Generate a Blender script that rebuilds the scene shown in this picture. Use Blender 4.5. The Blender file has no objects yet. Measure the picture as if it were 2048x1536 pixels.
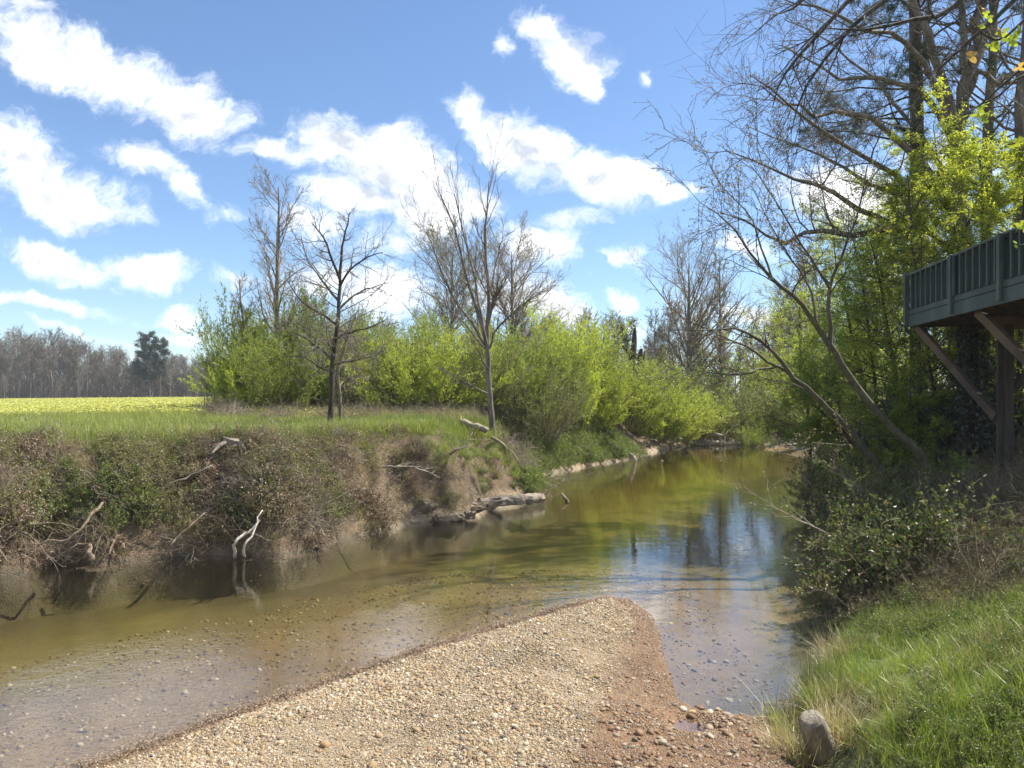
import bpy, math, random
import numpy as np
from mathutils import Vector
# ------------------------------------------------------------------ camera, sky, sun, exposure
scene = bpy.context.scene
COL = scene.collection
F, HOR, EYE = 1479.0, 795.0, 2.7          # focal length in photo pixels, horizon row, eye height above the water
cam_d = bpy.data.cameras.new('camera'); cam = bpy.data.objects.new('camera', cam_d); COL.objects.link(cam)
cam.location = (0, 0, EYE); cam.rotation_euler = (math.radians(90), 0, 0)
cam_d.sensor_width = 36; cam_d.lens = 36*F/2048; cam_d.shift_y = (HOR-768)/2048
cam_d.clip_start = 0.05; cam_d.clip_end = 8000
scene.camera = cam
scene.view_settings.view_transform = 'Standard'; scene.view_settings.look = 'None'
scene.view_settings.gamma = 1; scene.view_settings.use_curve_mapping = False
scene.view_settings.exposure = 1.08
SUN_EL, SUN_DIR = math.radians(56), (0.90, 0.35)      # towards the sun, on the ground plane
SUN_AZ = math.atan2(SUN_DIR[0], SUN_DIR[1])            # clockwise from +Y
sun_d = bpy.data.lights.new('sun', 'SUN'); sun = bpy.data.objects.new('sun', sun_d); COL.objects.link(sun)
sun_d.energy = 5.0; sun_d.angle = math.radians(0.5); sun_d.color = (1.0, 0.94, 0.84)
sv = Vector((math.sin(SUN_AZ)*math.cos(SUN_EL), math.cos(SUN_AZ)*math.cos(SUN_EL), math.sin(SUN_EL)))
sun.rotation_euler = sv.to_track_quat('Z', 'Y').to_euler(); sun.location = (20, 10, 30)

class NT:
    """tiny node helper"""
    def __init__(s, tree): s.t = tree; s.n = tree.nodes; s.l = tree.links
    def add(s, typ, ins=None, **kw):
        n = s.n.new(typ)
        for k, v in kw.items(): setattr(n, k, v)
        for k, v in (ins or {}).items():
            if isinstance(v, bpy.types.NodeSocket): s.l.new(v, n.inputs[k])
            else: n.inputs[k].default_value = v
        return n
    def math(s, op, a, b=0.0, c=0.0, clamp=False):
        n = s.n.new('ShaderNodeMath'); n.operation = op; n.use_clamp = clamp
        for i, v in enumerate((a, b, c)):
            if isinstance(v, bpy.types.NodeSocket): s.l.new(v, n.inputs[i])
            else: n.inputs[i].default_value = v
        return n.outputs[0]
    def vm(s, op, a, b=(0,0,0)):
        n = s.n.new('ShaderNodeVectorMath'); n.operation = op
        for i, v in enumerate((a, b)):
            if isinstance(v, bpy.types.NodeSocket): s.l.new(v, n.inputs[i])
            else: n.inputs[i].default_value = v
        return n
    def mr(s, v, a, b, c=0.0, d=1.0, smooth=True):
        n = s.n.new('ShaderNodeMapRange'); n.interpolation_type = 'SMOOTHSTEP' if smooth else 'LINEAR'
        s.l.new(v, n.inputs[0])
        for i, x in enumerate((a, b, c, d)): n.inputs[i+1].default_value = x
        return n.outputs[0]
    def mix(s, f, a, b):
        n = s.n.new('ShaderNodeMix'); n.data_type = 'RGBA'
        for i, v in ((0, f), (6, a), (7, b)):
            if isinstance(v, bpy.types.NodeSocket): s.l.new(v, n.inputs[i])
            else: n.inputs[i].default_value = v if i == 0 else (*v, 1) if len(v) == 3 else v
        return n.outputs[2]
    def noise(s, vec, scale, detail=4, rough=.55, out=0):
        n = s.n.new('ShaderNodeTexNoise'); n.inputs['Scale'].default_value = scale
        n.inputs['Detail'].default_value = detail; n.inputs['Roughness'].default_value = rough
        if vec is not None: s.l.new(vec, n.inputs['Vector'])
        return n.outputs[out]

world = bpy.data.worlds.new('World'); scene.world = world; world.use_nodes = True
w = NT(world.node_tree); w.n.clear()
sky = w.add('ShaderNodeTexSky', sky_type='NISHITA', sun_disc=False, sun_elevation=SUN_EL, sun_rotation=SUN_AZ,
            altitude=100, air_density=1.0, dust_density=0.25, ozone_density=3.0)
tc = w.add('ShaderNodeTexCoord')
D = tc.outputs['Generated']
sep = w.add('ShaderNodeSeparateXYZ', {0: D})
yy = w.math('MAXIMUM', sep.outputs[1], 0.08)
u = w.math('DIVIDE', sep.outputs[0], yy); v = w.math('DIVIDE', sep.outputs[2], yy)
uv = w.add('ShaderNodeCombineXYZ', {0: u, 1: v, 2: 0.0}).outputs[0]
warp = w.vm('SUBTRACT', w.noise(uv, 5.5, 5, .6, out=1), (.5, .5, .5)).outputs[0]
warp = w.vm('MULTIPLY', warp, (.15, .11, 0)).outputs[0]
uvw = w.vm('ADD', uv, warp).outputs[0]
# clouds: centre and radii in thousandths of the distance ahead, tilt, weight (fixed places in the sky)
CLOUDS = [(70,95,150,62,-20,1),(230,140,170,62,-20,1),(370,195,130,62,-28,1),(60,15,100,30,-20,.7),(440,240,70,34,-20,.8),
 (30,300,150,62,-18,1),(120,375,190,62,-16,1.1),(235,425,90,32,-12,.9),
 (290,320,110,40,-22,.9),(385,375,75,40,-35,.8),(465,440,60,26,-10,.6),
 (100,512,125,36,-14,1),(300,545,85,30,-6,.9),(120,603,160,20,-6,.8),(350,622,80,22,-8,.8),(170,655,110,14,-6,.6),(370,662,70,16,-4,.7),(90,700,160,18,0,.5),(340,700,120,16,0,.5),
 (680,285,120,66,-20,1.1),(570,300,120,30,-8,.8),(780,340,170,78,-12,1.2),(850,420,130,70,-15,1.1),(700,400,130,52,-10,1.0),(780,490,90,40,0,.8),(610,450,90,40,-20,.7),
 (930,245,70,34,-40,.8),(1060,300,130,52,-18,1.1),(1190,350,150,48,-14,1.1),(1290,390,90,26,-8,.9),(1370,380,60,18,10,.6),
 (1085,45,85,42,-20,.9),(1140,105,80,62,-45,1),(1170,155,50,32,-50,.8),(1000,95,26,60,10,.6),(1300,155,34,20,-20,.65),
 (1080,495,100,52,-4,1.1),(1135,435,75,26,4,.8),(950,405,70,50,-10,.9),(1245,522,44,26,0,.9),(1110,608,95,42,-12,1.0),(1010,590,120,50,0,.9),
 (1250,598,56,20,0,.8),(1250,645,70,18,0,.7),(1480,492,80,26,0,.8),(1180,552,22,10,0,.6),(1700,400,150,62,0,1.1),(1880,330,140,50,0,.8),
 (455,555,80,28,-10,.7),(800,590,110,48,-5,1.0),(640,560,120,34,-5,.7),(1500,640,150,30,0,.8),(1900,560,200,60,0,.8)]
f = None
ROTS = {}
for q in (-40, -18, -5, 10):                           # the sky plane turned by a few tilts, shared by all clouds
    mm = w.add('ShaderNodeVectorRotate', {0: uvw}, rotation_type='Z_AXIS'); mm.inputs['Angle'].default_value = -math.radians(q); ROTS[q] = mm.outputs[0]
for cx, cy, rx, ry, tilt, wt in CLOUDS:
    tq = min(ROTS, key=lambda q: abs(q-tilt)); ca, sa = math.cos(math.radians(tq)), math.sin(math.radians(tq))
    sx_, sy_ = 1/(rx*1.06/F), 1/(ry*1.12/F); X0, Y0 = (cx-1024)/F, (HOR-cy)/F
    m = w.n.new('ShaderNodeVectorMath'); m.operation = 'MULTIPLY_ADD'; w.l.new(ROTS[tq], m.inputs[0]); m.inputs[1].default_value = (sx_, sy_, 0)
    m.inputs[2].default_value = (-(ca*X0+sa*Y0)*sx_, -(-sa*X0+ca*Y0)*sy_, 0)
    ln = w.vm('LENGTH', m.outputs[0]).outputs['Value']
    b = w.mr(ln, 1.35, 0.0, 0, wt*1.25, False)
    f = b if f is None else w.math('MAXIMUM', f, b)
# elsewhere in the sky the same kind of clouds goes on, scattered by noise
out1 = w.mr(w.math('ABSOLUTE', u), .70, .95); out2 = w.mr(v, .56, .72); out3 = w.mr(sep.outputs[1], .30, .12)
outm = w.math('MAXIMUM', w.math('MAXIMUM', out1, out2), out3)
zz = w.math('ADD', w.math('ABSOLUTE', sep.outputs[2]), .12)
pl = w.vm('DIVIDE', D, w.add('ShaderNodeCombineXYZ', {0: zz, 1: zz, 2: zz}).outputs[0]).outputs[0]
gen = w.mr(w.noise(pl, 1.3, 3, .5), .46, .62, 0, 1.0)
f = w.math('MAXIMUM', f, w.math('MULTIPLY', gen, outm))
det = w.noise(uvw, 10, 10, .72)
dens = w.math('ADD', f, w.math('MULTIPLY', w.math('SUBTRACT', det, .5), 2.3))
alpha = w.mr(dens, .24, 1.12)
thick = w.mr(w.math('ADD', f, w.math('MULTIPLY', w.math('SUBTRACT', w.noise(uv, 9, 5, .6), .5), 2.6)), .10, 1.55)
nA = w.noise(uvw, 8, 6, .6); nB = w.noise(w.vm('ADD', uvw, (.016, .030, 0)).outputs[0], 8, 6, .6)   # relief of the puffs, lit from the upper right
rel = w.math('MULTIPLY', w.math('SUBTRACT', nB, nA), 3.6)
CW, CG = (9.4, 9.5, 9.7), (3.9, 4.2, 4.75)
ccol = w.mix(w.math('ADD', w.math('MULTIPLY', thick, .68), rel, clamp=True), CW, CG)
tint = w.vm('MULTIPLY', sky.outputs[0], (.84, .91, .98)).outputs[0]
col = w.mix(alpha, tint, ccol)
lpbg = w.add('ShaderNodeBackground', {'Color': col, 'Strength': 0.09})
wo = w.add('ShaderNodeOutputWorld', {0: lpbg.outputs[0]})
world.cycles.sampling_method = 'MANUAL'; world.cycles.sample_map_resolution = 512
scene.cycles.max_bounces = 8; scene.cycles.transparent_max_bounces = 12; scene.cycles.diffuse_bounces = 3
scene.cycles.glossy_bounces = 3; scene.cycles.transmission_bounces = 4; scene.cycles.volume_bounces = 0
scene.cycles.sample_clamp_indirect = 4

# ------------------------------------------------------------------ helpers
def at(px, py, Y):
    """point Y metres ahead of the eye that the photo shows at (px, py)"""
    return np.array([(px-1024)/F*Y, Y, EYE+(HOR-py)/F*Y])
def wat(px, py, z=0.0):
    Y = (EYE-z)*F/(py-HOR); return ((px-1024)/F*Y, Y)
def vnoise(x, y, s, seed=0):
    x = np.asarray(x, float)/s; y = np.asarray(y, float)/s
    xi = np.floor(x).astype(np.int64); yi = np.floor(y).astype(np.int64); fx = x-xi; fy = y-yi
    def h(a, b):
        n = (a*374761393 + b*668265263 + seed*1442695041) & 0x7fffffff
        n = ((n ^ (n >> 13))*1274126177) & 0x7fffffff
        return ((n ^ (n >> 16)) & 0xffff)/65535.0
    fx = fx*fx*(3-2*fx); fy = fy*fy*(3-2*fy)
    return (h(xi, yi)*(1-fx)+h(xi+1, yi)*fx)*(1-fy)+(h(xi, yi+1)*(1-fx)+h(xi+1, yi+1)*fx)*fy
def fbm(x, y, s, seed=0, o=4):
    r = 0; a = .5
    for k in range(o): r = r+a*(vnoise(x, y, s/2**k, seed+k)-.5); a *= .5
    return r*2
def sm(a, b, x):
    t = np.clip((x-a)/(b-a), 0, 1); return t*t*(3-2*t)

def tag(o, label=None, cat=None, group=None, kind=None):
    if label: o['label'] = label
    if cat: o['category'] = cat
    if group: o['group'] = group
    if kind: o['kind'] = kind
    return o
def empty(name, loc, label, cat, group=None, rz=0.0):
    o = bpy.data.objects.new(name, None); COL.objects.link(o); o.location = tuple(loc); o.rotation_euler = (0, 0, rz)
    o.empty_display_size = .2
    return tag(o, label, cat, group)
def kids(o): return [c for c in bpy.data.objects if c.parent == o]
def dup(root, loc, rz=0.0, sc=1.0, label=None, group=None, ch=None):
    r = root.copy(); COL.objects.link(r); r.location = tuple(loc); r.rotation_euler = (0, 0, rz)
    r.scale = (sc, sc, sc) if not isinstance(sc, (tuple, list)) else sc
    tag(r, label, None, group)
    for c in (ch if ch is not None else kids(root)):
        k = c.copy(); COL.objects.link(k); k.parent = r
    return r

class MB:
    """collects tubes, leaves, ribbons and boxes; build() links them as ONE mesh object"""
    def __init__(s): s.V = []; s.Q = []; s.T = []; s.A = []; s.QM = []; s.TM = []; s.n = 0
    def raw(s, V, Q=None, T=None, var=0.5, mi=0):
        V = np.asarray(V, float).reshape(-1, 3); s.V.append(V)
        s.A.append(np.broadcast_to(np.asarray(var, float), (len(V),)).copy())
        if Q is not None and len(Q): Q = np.asarray(Q, np.int64); s.Q.append(Q+s.n); s.QM.append(np.full(len(Q), mi))
        if T is not None and len(T): T = np.asarray(T, np.int64); s.T.append(T+s.n); s.TM.append(np.full(len(T), mi))
        s.n += len(V)
    def tubes(s, P, R, sides=4, var=None, mi=0, cap=False, rough=0.0, rng=None):
        P = np.asarray(P, float); R = np.asarray(R, float)
        if P.ndim == 2: P = P[None]; R = R[None]
        N, K = P.shape[:2]
        if N == 0: return
        T = np.gradient(P, axis=1); T /= np.linalg.norm(T, axis=2, keepdims=True)+1e-9
        main = P[:, -1]-P[:, 0]; main /= np.linalg.norm(main, axis=1, keepdims=True)+1e-9
        ref = np.where(np.abs(main[:, 2:3]) < .8, np.array([[0, 0, 1.]]), np.array([[1., 0, 0]]))
        ref = np.broadcast_to(ref[:, None], T.shape)
        A = np.cross(T, ref); A /= np.linalg.norm(A, axis=2, keepdims=True)+1e-9
        B = np.cross(T, A)
        th = np.arange(sides)/sides*2*np.pi
        RR = np.broadcast_to(R[:, :, None], (N, K, sides))
        if rough and rng is not None: RR = RR*(1+rng.uniform(-rough, rough, (N, K, sides)))
        V = P[:, :, None]+RR[..., None]*(np.cos(th)[None, None, :, None]*A[:, :, None]+np.sin(th)[None, None, :, None]*B[:, :, None])
        i = np.arange(N*K*sides).reshape(N, K, sides); j = np.roll(i, -1, 2)
        Q = np.stack([i[:, :-1], j[:, :-1], j[:, 1:], i[:, 1:]], -1).reshape(-1, 4)
        va = .5 if var is None else np.repeat(np.asarray(var), K*sides)
        Tt = None
        if cap:
            V = np.concatenate([V.reshape(-1, 3), P[:, 0], P[:, -1]]); e = N*K*sides
            Tt = [(e+n, j[n, 0, k], i[n, 0, k]) for n in range(N) for k in range(sides)]+[(e+N+n, i[n, -1, k], j[n, -1, k]) for n in range(N) for k in range(sides)]
            va = .5
        s.raw(V, Q, Tt, va, mi)
    def leaves(s, C, Dr, L, W, rng, mi=0, var=None, flat=0.0):
        """rhombic leaves from points C along directions Dr; flat pulls the blade towards level"""
        n = len(C); Dr = Dr/(np.linalg.norm(Dr, axis=1, keepdims=True)+1e-9)
        up = rng.normal(size=(n, 3)); up[:, 2] += flat*6
        S = np.cross(Dr, up); S /= np.linalg.norm(S, axis=1, keepdims=True)+1e-9
        L = np.broadcast_to(L, (n,))[:, None]; W = np.broadcast_to(W, (n,))[:, None]
        N = np.cross(S, Dr)
        V = np.stack([C, C+Dr*L*.45+S*W*.5+N*L*.08, C+Dr*L, C+Dr*L*.45-S*W*.5+N*L*.08], 1)
        Q = np.arange(4*n).reshape(n, 4)
        va = rng.uniform(0, 1, n) if var is None else var
        s.raw(V, Q, None, np.repeat(va, 4), mi)
    def box(s, c, size, ax=None, var=.5, mi=0, bev=.004):
        """box centred at c; ax = 3 unit axes"""
        ax = np.eye(3) if ax is None else np.asarray(ax, float)
        h = np.asarray(size, float)/2; bv = min(bev, *(h*.4))
        pts = []
        for k in range(3):
            hh = h-bv; hh = hh.copy(); hh[k] = h[k]
            for sx in (-1, 1):
                for sy in (-1, 1):
                    for sz in (-1, 1): pts.append((np.array([sx, sy, sz])*hh, k))
        V = np.array([np.asarray(c)+p@ax for p, k in pts])
        idx = lambda sx, sy, sz, k: k*8+(sx > 0)*4+(sy > 0)*2+(sz > 0)
        Q = []; T = []
        for k in range(3):
            a, b = [(1, 2), (2, 0), (0, 1)][k]
            for sg in (-1, 1):
                q = []
                for sa, sb in ((-1, -1), (1, -1), (1, 1), (-1, 1)):
                    t = [0, 0, 0]; t[k] = sg; t[a] = sa; t[b] = sb; q.append(idx(*t, k))
                Q.append(q if sg > 0 else q[::-1])
        for k in range(3):
            a, b = [(1, 2), (2, 0), (0, 1)][k]
            for sa in (-1, 1):
                for sb in (-1, 1):
                    t0 = [0, 0, 0]; t1 = [0, 0, 0]; t0[k] = -1; t1[k] = 1
                    for t in (t0, t1): t[a] = sa; t[b] = sb
                    q = [idx(*t0, a), idx(*t1, a), idx(*t1, b), idx(*t0, b)]
                    Q.append(q if sa*sb > 0 else q[::-1])
        for sx in (-1, 1):
            for sy in (-1, 1):
                for sz in (-1, 1):
                    q = [idx(sx, sy, sz, k) for k in range(3)]; T.append(q if sx*sy*sz > 0 else q[::-1])
        s.raw(V, Q, T, var, mi)
    def mesh(s, name, mats, smooth=False):
        me = bpy.data.meshes.new(name)
        V = np.concatenate(s.V); me.vertices.add(len(V)); me.vertices.foreach_set('co', V.ravel().astype(np.float32))
        Q = np.concatenate(s.Q) if s.Q else np.zeros((0, 4), np.int64); T = np.concatenate(s.T) if s.T else np.zeros((0, 3), np.int64)
        L = np.concatenate([Q.ravel(), T.ravel()]); me.loops.add(len(L)); me.loops.foreach_set('vertex_index', L.astype(np.int32))
        me.polygons.add(len(Q)+len(T))
        st = np.concatenate([np.arange(len(Q))*4, len(Q)*4+np.arange(len(T))*3]); me.polygons.foreach_set('loop_start', st.astype(np.int32))
        mi = np.concatenate(s.QM+s.TM); me.polygons.foreach_set('material_index', mi.astype(np.int32))
        me.polygons.foreach_set('use_smooth', np.full(len(mi), smooth))
        a = me.attributes.new('var', 'FLOAT', 'POINT'); a.data.foreach_set('value', np.concatenate(s.A).astype(np.float32))
        for m in (mats if isinstance(mats, (list, tuple)) else [mats]): me.materials.append(m)
        me.update(calc_edges=True); me.validate()
        return me
    def build(s, name, mats, parent=None, smooth=False):
        o = bpy.data.objects.new(name, s.mesh(name, mats, smooth)); COL.objects.link(o)
        if parent: o.parent = parent
        return o

def spline(pts, K):
    pts = np.asarray(pts, float); n = len(pts)
    if n == 2: t = np.linspace(0, 1, K)[:, None]; return pts[0]*(1-t)+pts[1]*t
    P = np.vstack([2*pts[0]-pts[1], pts, 2*pts[-1]-pts[-2]])
    out = []
    for q in np.linspace(0, n-1-1e-6, K):
        i = int(q); t = q-i; a, b, c, d = P[i:i+4]
        out.append(.5*((2*b)+(c-a)*t+(2*a-5*b+4*c-d)*t*t+(3*b-a-3*c+d)*t**3))
    return np.array(out)
def grow(rng, P, R, n, t=(.2, .95), ang=(30, 60), ln=(.3, .6), rr=.6, K=5, up=0., wob=.15, taper=.35, minr=.002, shape=0., absl=False, side=None):
    """n children on every polyline of P; returns their polylines and radii"""
    P = np.asarray(P, float); R = np.asarray(R, float)
    if P.ndim == 2: P = P[None]; R = R[None]
    N, KP = P.shape[:2]
    idx = np.repeat(np.arange(N), n); M = len(idx)
    tt = ((np.tile(np.arange(n), N)+rng.uniform(0, 1, M))/n)*(t[1]-t[0])+t[0]
    ff = tt*(KP-1); i = np.minimum(ff.astype(int), KP-2); fr = (ff-i)[:, None]
    base = P[idx, i]*(1-fr)+P[idx, i+1]*fr; tan = P[idx, i+1]-P[idx, i]; tan /= np.linalg.norm(tan, axis=1, keepdims=True)+1e-9
    rad = R[idx, i]*(1-fr[:, 0])+R[idx, i+1]*fr[:, 0]
    rnd = rng.normal(size=(M, 3))
    if side is not None: rnd = rnd*.35+np.asarray(side)
    pp = rnd-(rnd*tan).sum(1, keepdims=True)*tan; pp /= np.linalg.norm(pp, axis=1, keepdims=True)+1e-9
    a = np.radians(rng.uniform(*ang, M))[:, None]; d = np.cos(a)*tan+np.sin(a)*pp
    plen = np.linalg.norm(np.diff(P, axis=1), axis=2).sum(1)[idx]
    if absl: plen = np.ones(M)
    L = plen*rng.uniform(*ln, M)*(1-shape*tt); st = (L/(K-1))[:, None]
    out = np.zeros((M, K, 3)); out[:, 0] = base
    for k in range(1, K):
        d = d+rng.normal(size=(M, 3))*wob+np.array([0, 0, up]); d /= np.linalg.norm(d, axis=1, keepdims=True)
        out[:, k] = out[:, k-1]+d*st
    r0 = np.maximum(rad*rr, minr)
    return out, np.maximum(r0[:, None]*np.linspace(1, taper, K)[None], minr*.6)
def along(rng, P, m, jit=.0):
    N, K = P.shape[:2]; idx = np.repeat(np.arange(N), m); tt = rng.uniform(.1, 1, len(idx))*(K-1)
    i = np.minimum(tt.astype(int), K-2); fr = (tt-i)[:, None]
    C = P[idx, i]*(1-fr)+P[idx, i+1]*fr; d = P[idx, i+1]-P[idx, i]; d /= np.linalg.norm(d, axis=1, keepdims=True)+1e-9
    return C+rng.normal(size=C.shape)*jit, d

# ------------------------------------------------------------------ materials
def mat(name):
    m = bpy.data.materials.new(name); m.use_nodes = True; t = NT(m.node_tree); t.n.clear()
    return m, t, t.add('ShaderNodeOutputMaterial')
def surf(name, c1, c2, scale=8, rough=.85, bump=.3, bscale=None, spec=.3, stretch=(1, 1, 1), c3=None, det=6, dist=.02):
    """two or three toned rough material with grain"""
    m, t, o = mat(name)
    co = t.add('ShaderNodeTexCoord').outputs['Object']
    mp = t.vm('MULTIPLY', co, stretch).outputs[0]
    n1 = t.mr(t.noise(mp, scale, det, .6), .32, .68)
    c = t.mix(n1, c1, c2)
    if c3: c = t.mix(t.mr(t.noise(mp, scale*.23, 4, .6), .5, .68), c, c3)
    va = t.add('ShaderNodeAttribute', attribute_name='var').outputs['Fac']
    k = t.math('ADD', t.math('MULTIPLY', va, .5), .75)
    c = t.vm('MULTIPLY', c, t.add('ShaderNodeCombineXYZ', {0: k, 1: k, 2: k}).outputs[0]).outputs[0]
    b = t.add('ShaderNodeBump', {'Strength': bump, 'Distance': dist, 'Height': t.noise(mp, bscale or scale*2.5, 6, .65)})
    p = t.add('ShaderNodeBsdfPrincipled', {'Base Color': c, 'Roughness': rough, 'Specular IOR Level': spec, 'Normal': b.outputs[0]})
    t.l.new(p.outputs[0], o.inputs[0]); return m
def leafm(name, c1, c2, tr=.5, c3=None, gloss=.035, rough=.45):
    m, t, o = mat(name)
    va = t.add('ShaderNodeAttribute', attribute_name='var').outputs['Fac']
    c = t.mix(va, c1, c2)
    oi = t.add('ShaderNodeObjectInfo').outputs['Random']
    if c3: c = t.mix(t.mr(t.math('FRACT', t.math('MULTIPLY', va, 7.31)), .72, .9), c, c3)
    k = t.math('ADD', t.math('MULTIPLY', oi, .4), .8)
    c = t.vm('MULTIPLY', c, t.add('ShaderNodeCombineXYZ', {0: k, 1: k, 2: k}).outputs[0]).outputs[0]
    d = t.add('ShaderNodeBsdfDiffuse', {'Color': c})
    tl = t.add('ShaderNodeBsdfTranslucent', {'Color': t.vm('MULTIPLY', c, (1.12, 1.12, .75)).outputs[0]})
    mx = t.add('ShaderNodeMixShader', {0: tr, 1: d.outputs[0], 2: tl.outputs[0]})
    g = t.add('ShaderNodeBsdfGlossy', {'Color': (1, 1, 1, 1), 'Roughness': rough})
    m2 = t.add('ShaderNodeMixShader', {0: gloss, 1: mx.outputs[0], 2: g.outputs[0]})
    t.l.new(m2.outputs[0], o.inputs[0]); return m

M = {}
M['bark_grey'] = surf('bark_grey', (.10,.085,.07), (.24,.205,.165), 9, .9, .6, stretch=(1,1,.25))
M['bark_dark'] = surf('bark_dark', (.035,.028,.022), (.095,.078,.06), 9, .9, .7, stretch=(1,1,.22))
M['bark_olive'] = surf('bark_olive', (.075,.07,.04), (.15,.135,.085), 12, .85, .4, stretch=(1,1,.3))
M['bark_pine'] = surf('bark_pine', (.05,.036,.028), (.14,.10,.075), 7, .92, .9, stretch=(1,1,.3), c3=(.17,.14,.12))
M['twig'] = surf('twig', (.17,.14,.105), (.32,.27,.21), 6, .9, .1)
M['twig_far'] = surf('twig_far', (.125,.108,.085), (.215,.19,.155), .4, .95, .0)
M['twig_red'] = surf('twig_red', (.115,.088,.055), (.23,.18,.115), 6, .9, .1)
M['twig_willow'] = surf('twig_willow', (.16,.15,.06), (.26,.24,.10), 3, .85, .1)
M['driftwood'] = surf('driftwood', (.15,.125,.10), (.34,.295,.235), 14, .85, .5, stretch=(.35,.35,.35), c3=(.20,.165,.13))
M['rotten_log'] = surf('rotten_log', (.12,.09,.06), (.36,.30,.22), 9, .95, 1.0, stretch=(.25,1,1), c3=(.07,.05,.035), dist=.05)
M['bleached'] = surf('bleached', (.30,.27,.225), (.52,.48,.42), 20, .8, .3)
M['root'] = surf('root', (.10,.075,.05), (.26,.20,.14), 12, .9, .5)
M['leaf_willow'] = leafm('leaf_willow', (.19,.25,.045), (.33,.38,.075), .5)
M['leaf_willow_bright'] = leafm('leaf_willow_bright', (.29,.36,.045), (.46,.51,.075), .5)
M['leaf_willow_dull'] = leafm('leaf_willow_dull', (.14,.17,.045), (.25,.27,.07), .45)
M['leaf_fresh'] = leafm('leaf_fresh', (.20,.28,.04), (.36,.44,.075), .62)
M['leaf_yellow'] = leafm('leaf_yellow', (.32,.38,.05), (.52,.56,.09), .65)
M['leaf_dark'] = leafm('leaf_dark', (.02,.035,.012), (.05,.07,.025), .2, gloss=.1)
M['leaf_olive'] = leafm('leaf_olive', (.12,.14,.03), (.30,.29,.08), .4, c3=(.24,.18,.09))
M['leaf_bud'] = leafm('leaf_bud', (.20,.16,.09), (.30,.27,.12), .4)
M['needle'] = leafm('needle', (.03,.055,.025), (.07,.10,.045), .25)
M['leaf_dead'] = leafm('leaf_dead', (.17,.12,.08), (.33,.25,.17), .25, c3=(.10,.065,.04))
M['grass_green'] = leafm('grass_green', (.13,.215,.025), (.27,.36,.045), .45, c3=(.30,.29,.10), gloss=.07)
M['grass_field'] = leafm('grass_field', (.19,.26,.05), (.33,.38,.09), .45, c3=(.40,.37,.15), gloss=.03)
M['grass_dry'] = leafm('grass_dry', (.27,.22,.11), (.46,.39,.22), .35, c3=(.20,.21,.07), gloss=.04)
M['rush'] = leafm('rush', (.05,.10,.02), (.12,.18,.04), .3, c3=(.26,.23,.12))
M['flower_yellow'] = leafm('flower_yellow', (.46,.47,.13), (.56,.55,.19), .4, gloss=.02)
M['paint'] = surf('paint', (.042,.058,.048), (.085,.105,.09), 2.2, .6, .15, bscale=40, spec=.4, stretch=(1,1,.4))
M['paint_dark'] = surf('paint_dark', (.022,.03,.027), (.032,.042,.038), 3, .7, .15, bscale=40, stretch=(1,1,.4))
M['lumber'] = surf('lumber', (.07,.048,.030), (.14,.095,.06), 5, .8, .3, stretch=(.3,.3,.3), c3=(.06,.05,.035))
M['lumber_grey'] = surf('lumber_grey', (.04,.034,.026), (.085,.073,.055), 6, .85, .3, stretch=(1,1,.15))
M['iron'] = surf('iron', (.01,.01,.01), (.02,.02,.02), 6, .5, .1)
# ------------------------------------------------------------------ terrain
SH_LEFT = [(-60,5.5),(-25,8.6),(-14,10.4)]+[wat(*p) for p in [(0,1152),(50,1146),(85,1128),(150,1126),(200,1132),(250,1122),(340,1114),(420,1112),(470,1112),(560,1116),(620,1102),(680,1078),(760,1062),(830,1046),(880,1042),(950,1036),(1000,1012),(1085,996),(1078,978),(1062,966),(1100,948),(1150,938),(1200,928),(1250,921),(1300,907),(1345,896)]]
SH_FAR = [wat(*p) for p in [(1345,896),(1400,890),(1460,889),(1530,890),(1600,892),(1640,898)]]
SH_RIGHT = [wat(*p) for p in [(1640,898),(1632,930),(1655,975),(1672,1020),(1690,1060),(1722,1100),(1712,1150),(1700,1210),(1690,1265),(1655,1320),(1622,1380),(1604,1420),(1560,1432)]]
SH_BAR = [wat(*p) for p in [(1560,1432),(1500,1436),(1440,1424),(1385,1420),(1350,1398),(1336,1350),(1322,1310),(1312,1262),(1296,1228),(1255,1199),(1210,1193),(1165,1203),(1100,1222),(1010,1247),(860,1292),(760,1325),(650,1362),(540,1402),(430,1440),(300,1488),(150,1540)]]+[(-4.6,4.6),(-8,3.4),(-20,1.2),(-60,-3)]
FOOT = [wat(1600, 1478, .05), wat(1590, 1540, .08), (2.2, 3.5), (2.4, 1.0)]     # foot of the grassy bank beyond the water's end
SHORES = [SH_LEFT, SH_FAR, SH_RIGHT, SH_BAR]
POLY = np.array(SH_LEFT[:-1]+SH_FAR[:-1]+SH_RIGHT[:-1]+SH_BAR)
def segdist(x, y, line):
    line = np.asarray(line); d = np.full(x.shape, 1e9)
    for a, b in zip(line[:-1], line[1:]):
        ab = b-a; L = (ab**2).sum()+1e-12
        t = np.clip(((x-a[0])*ab[0]+(y-a[1])*ab[1])/L, 0, 1)
        d = np.minimum(d, np.hypot(x-a[0]-t*ab[0], y-a[1]-t*ab[1]))
    return d
def inside(x, y):
    r = np.zeros(x.shape, bool); n = len(POLY)
    for k in range(n):
        x1, y1 = POLY[k]; x2, y2 = POLY[(k+1) % n]
        c = ((y1 > y) != (y2 > y)) & (x < (x2-x1)*(y-y1)/(y2-y1+1e-12)+x1); r ^= c
    return r
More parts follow.
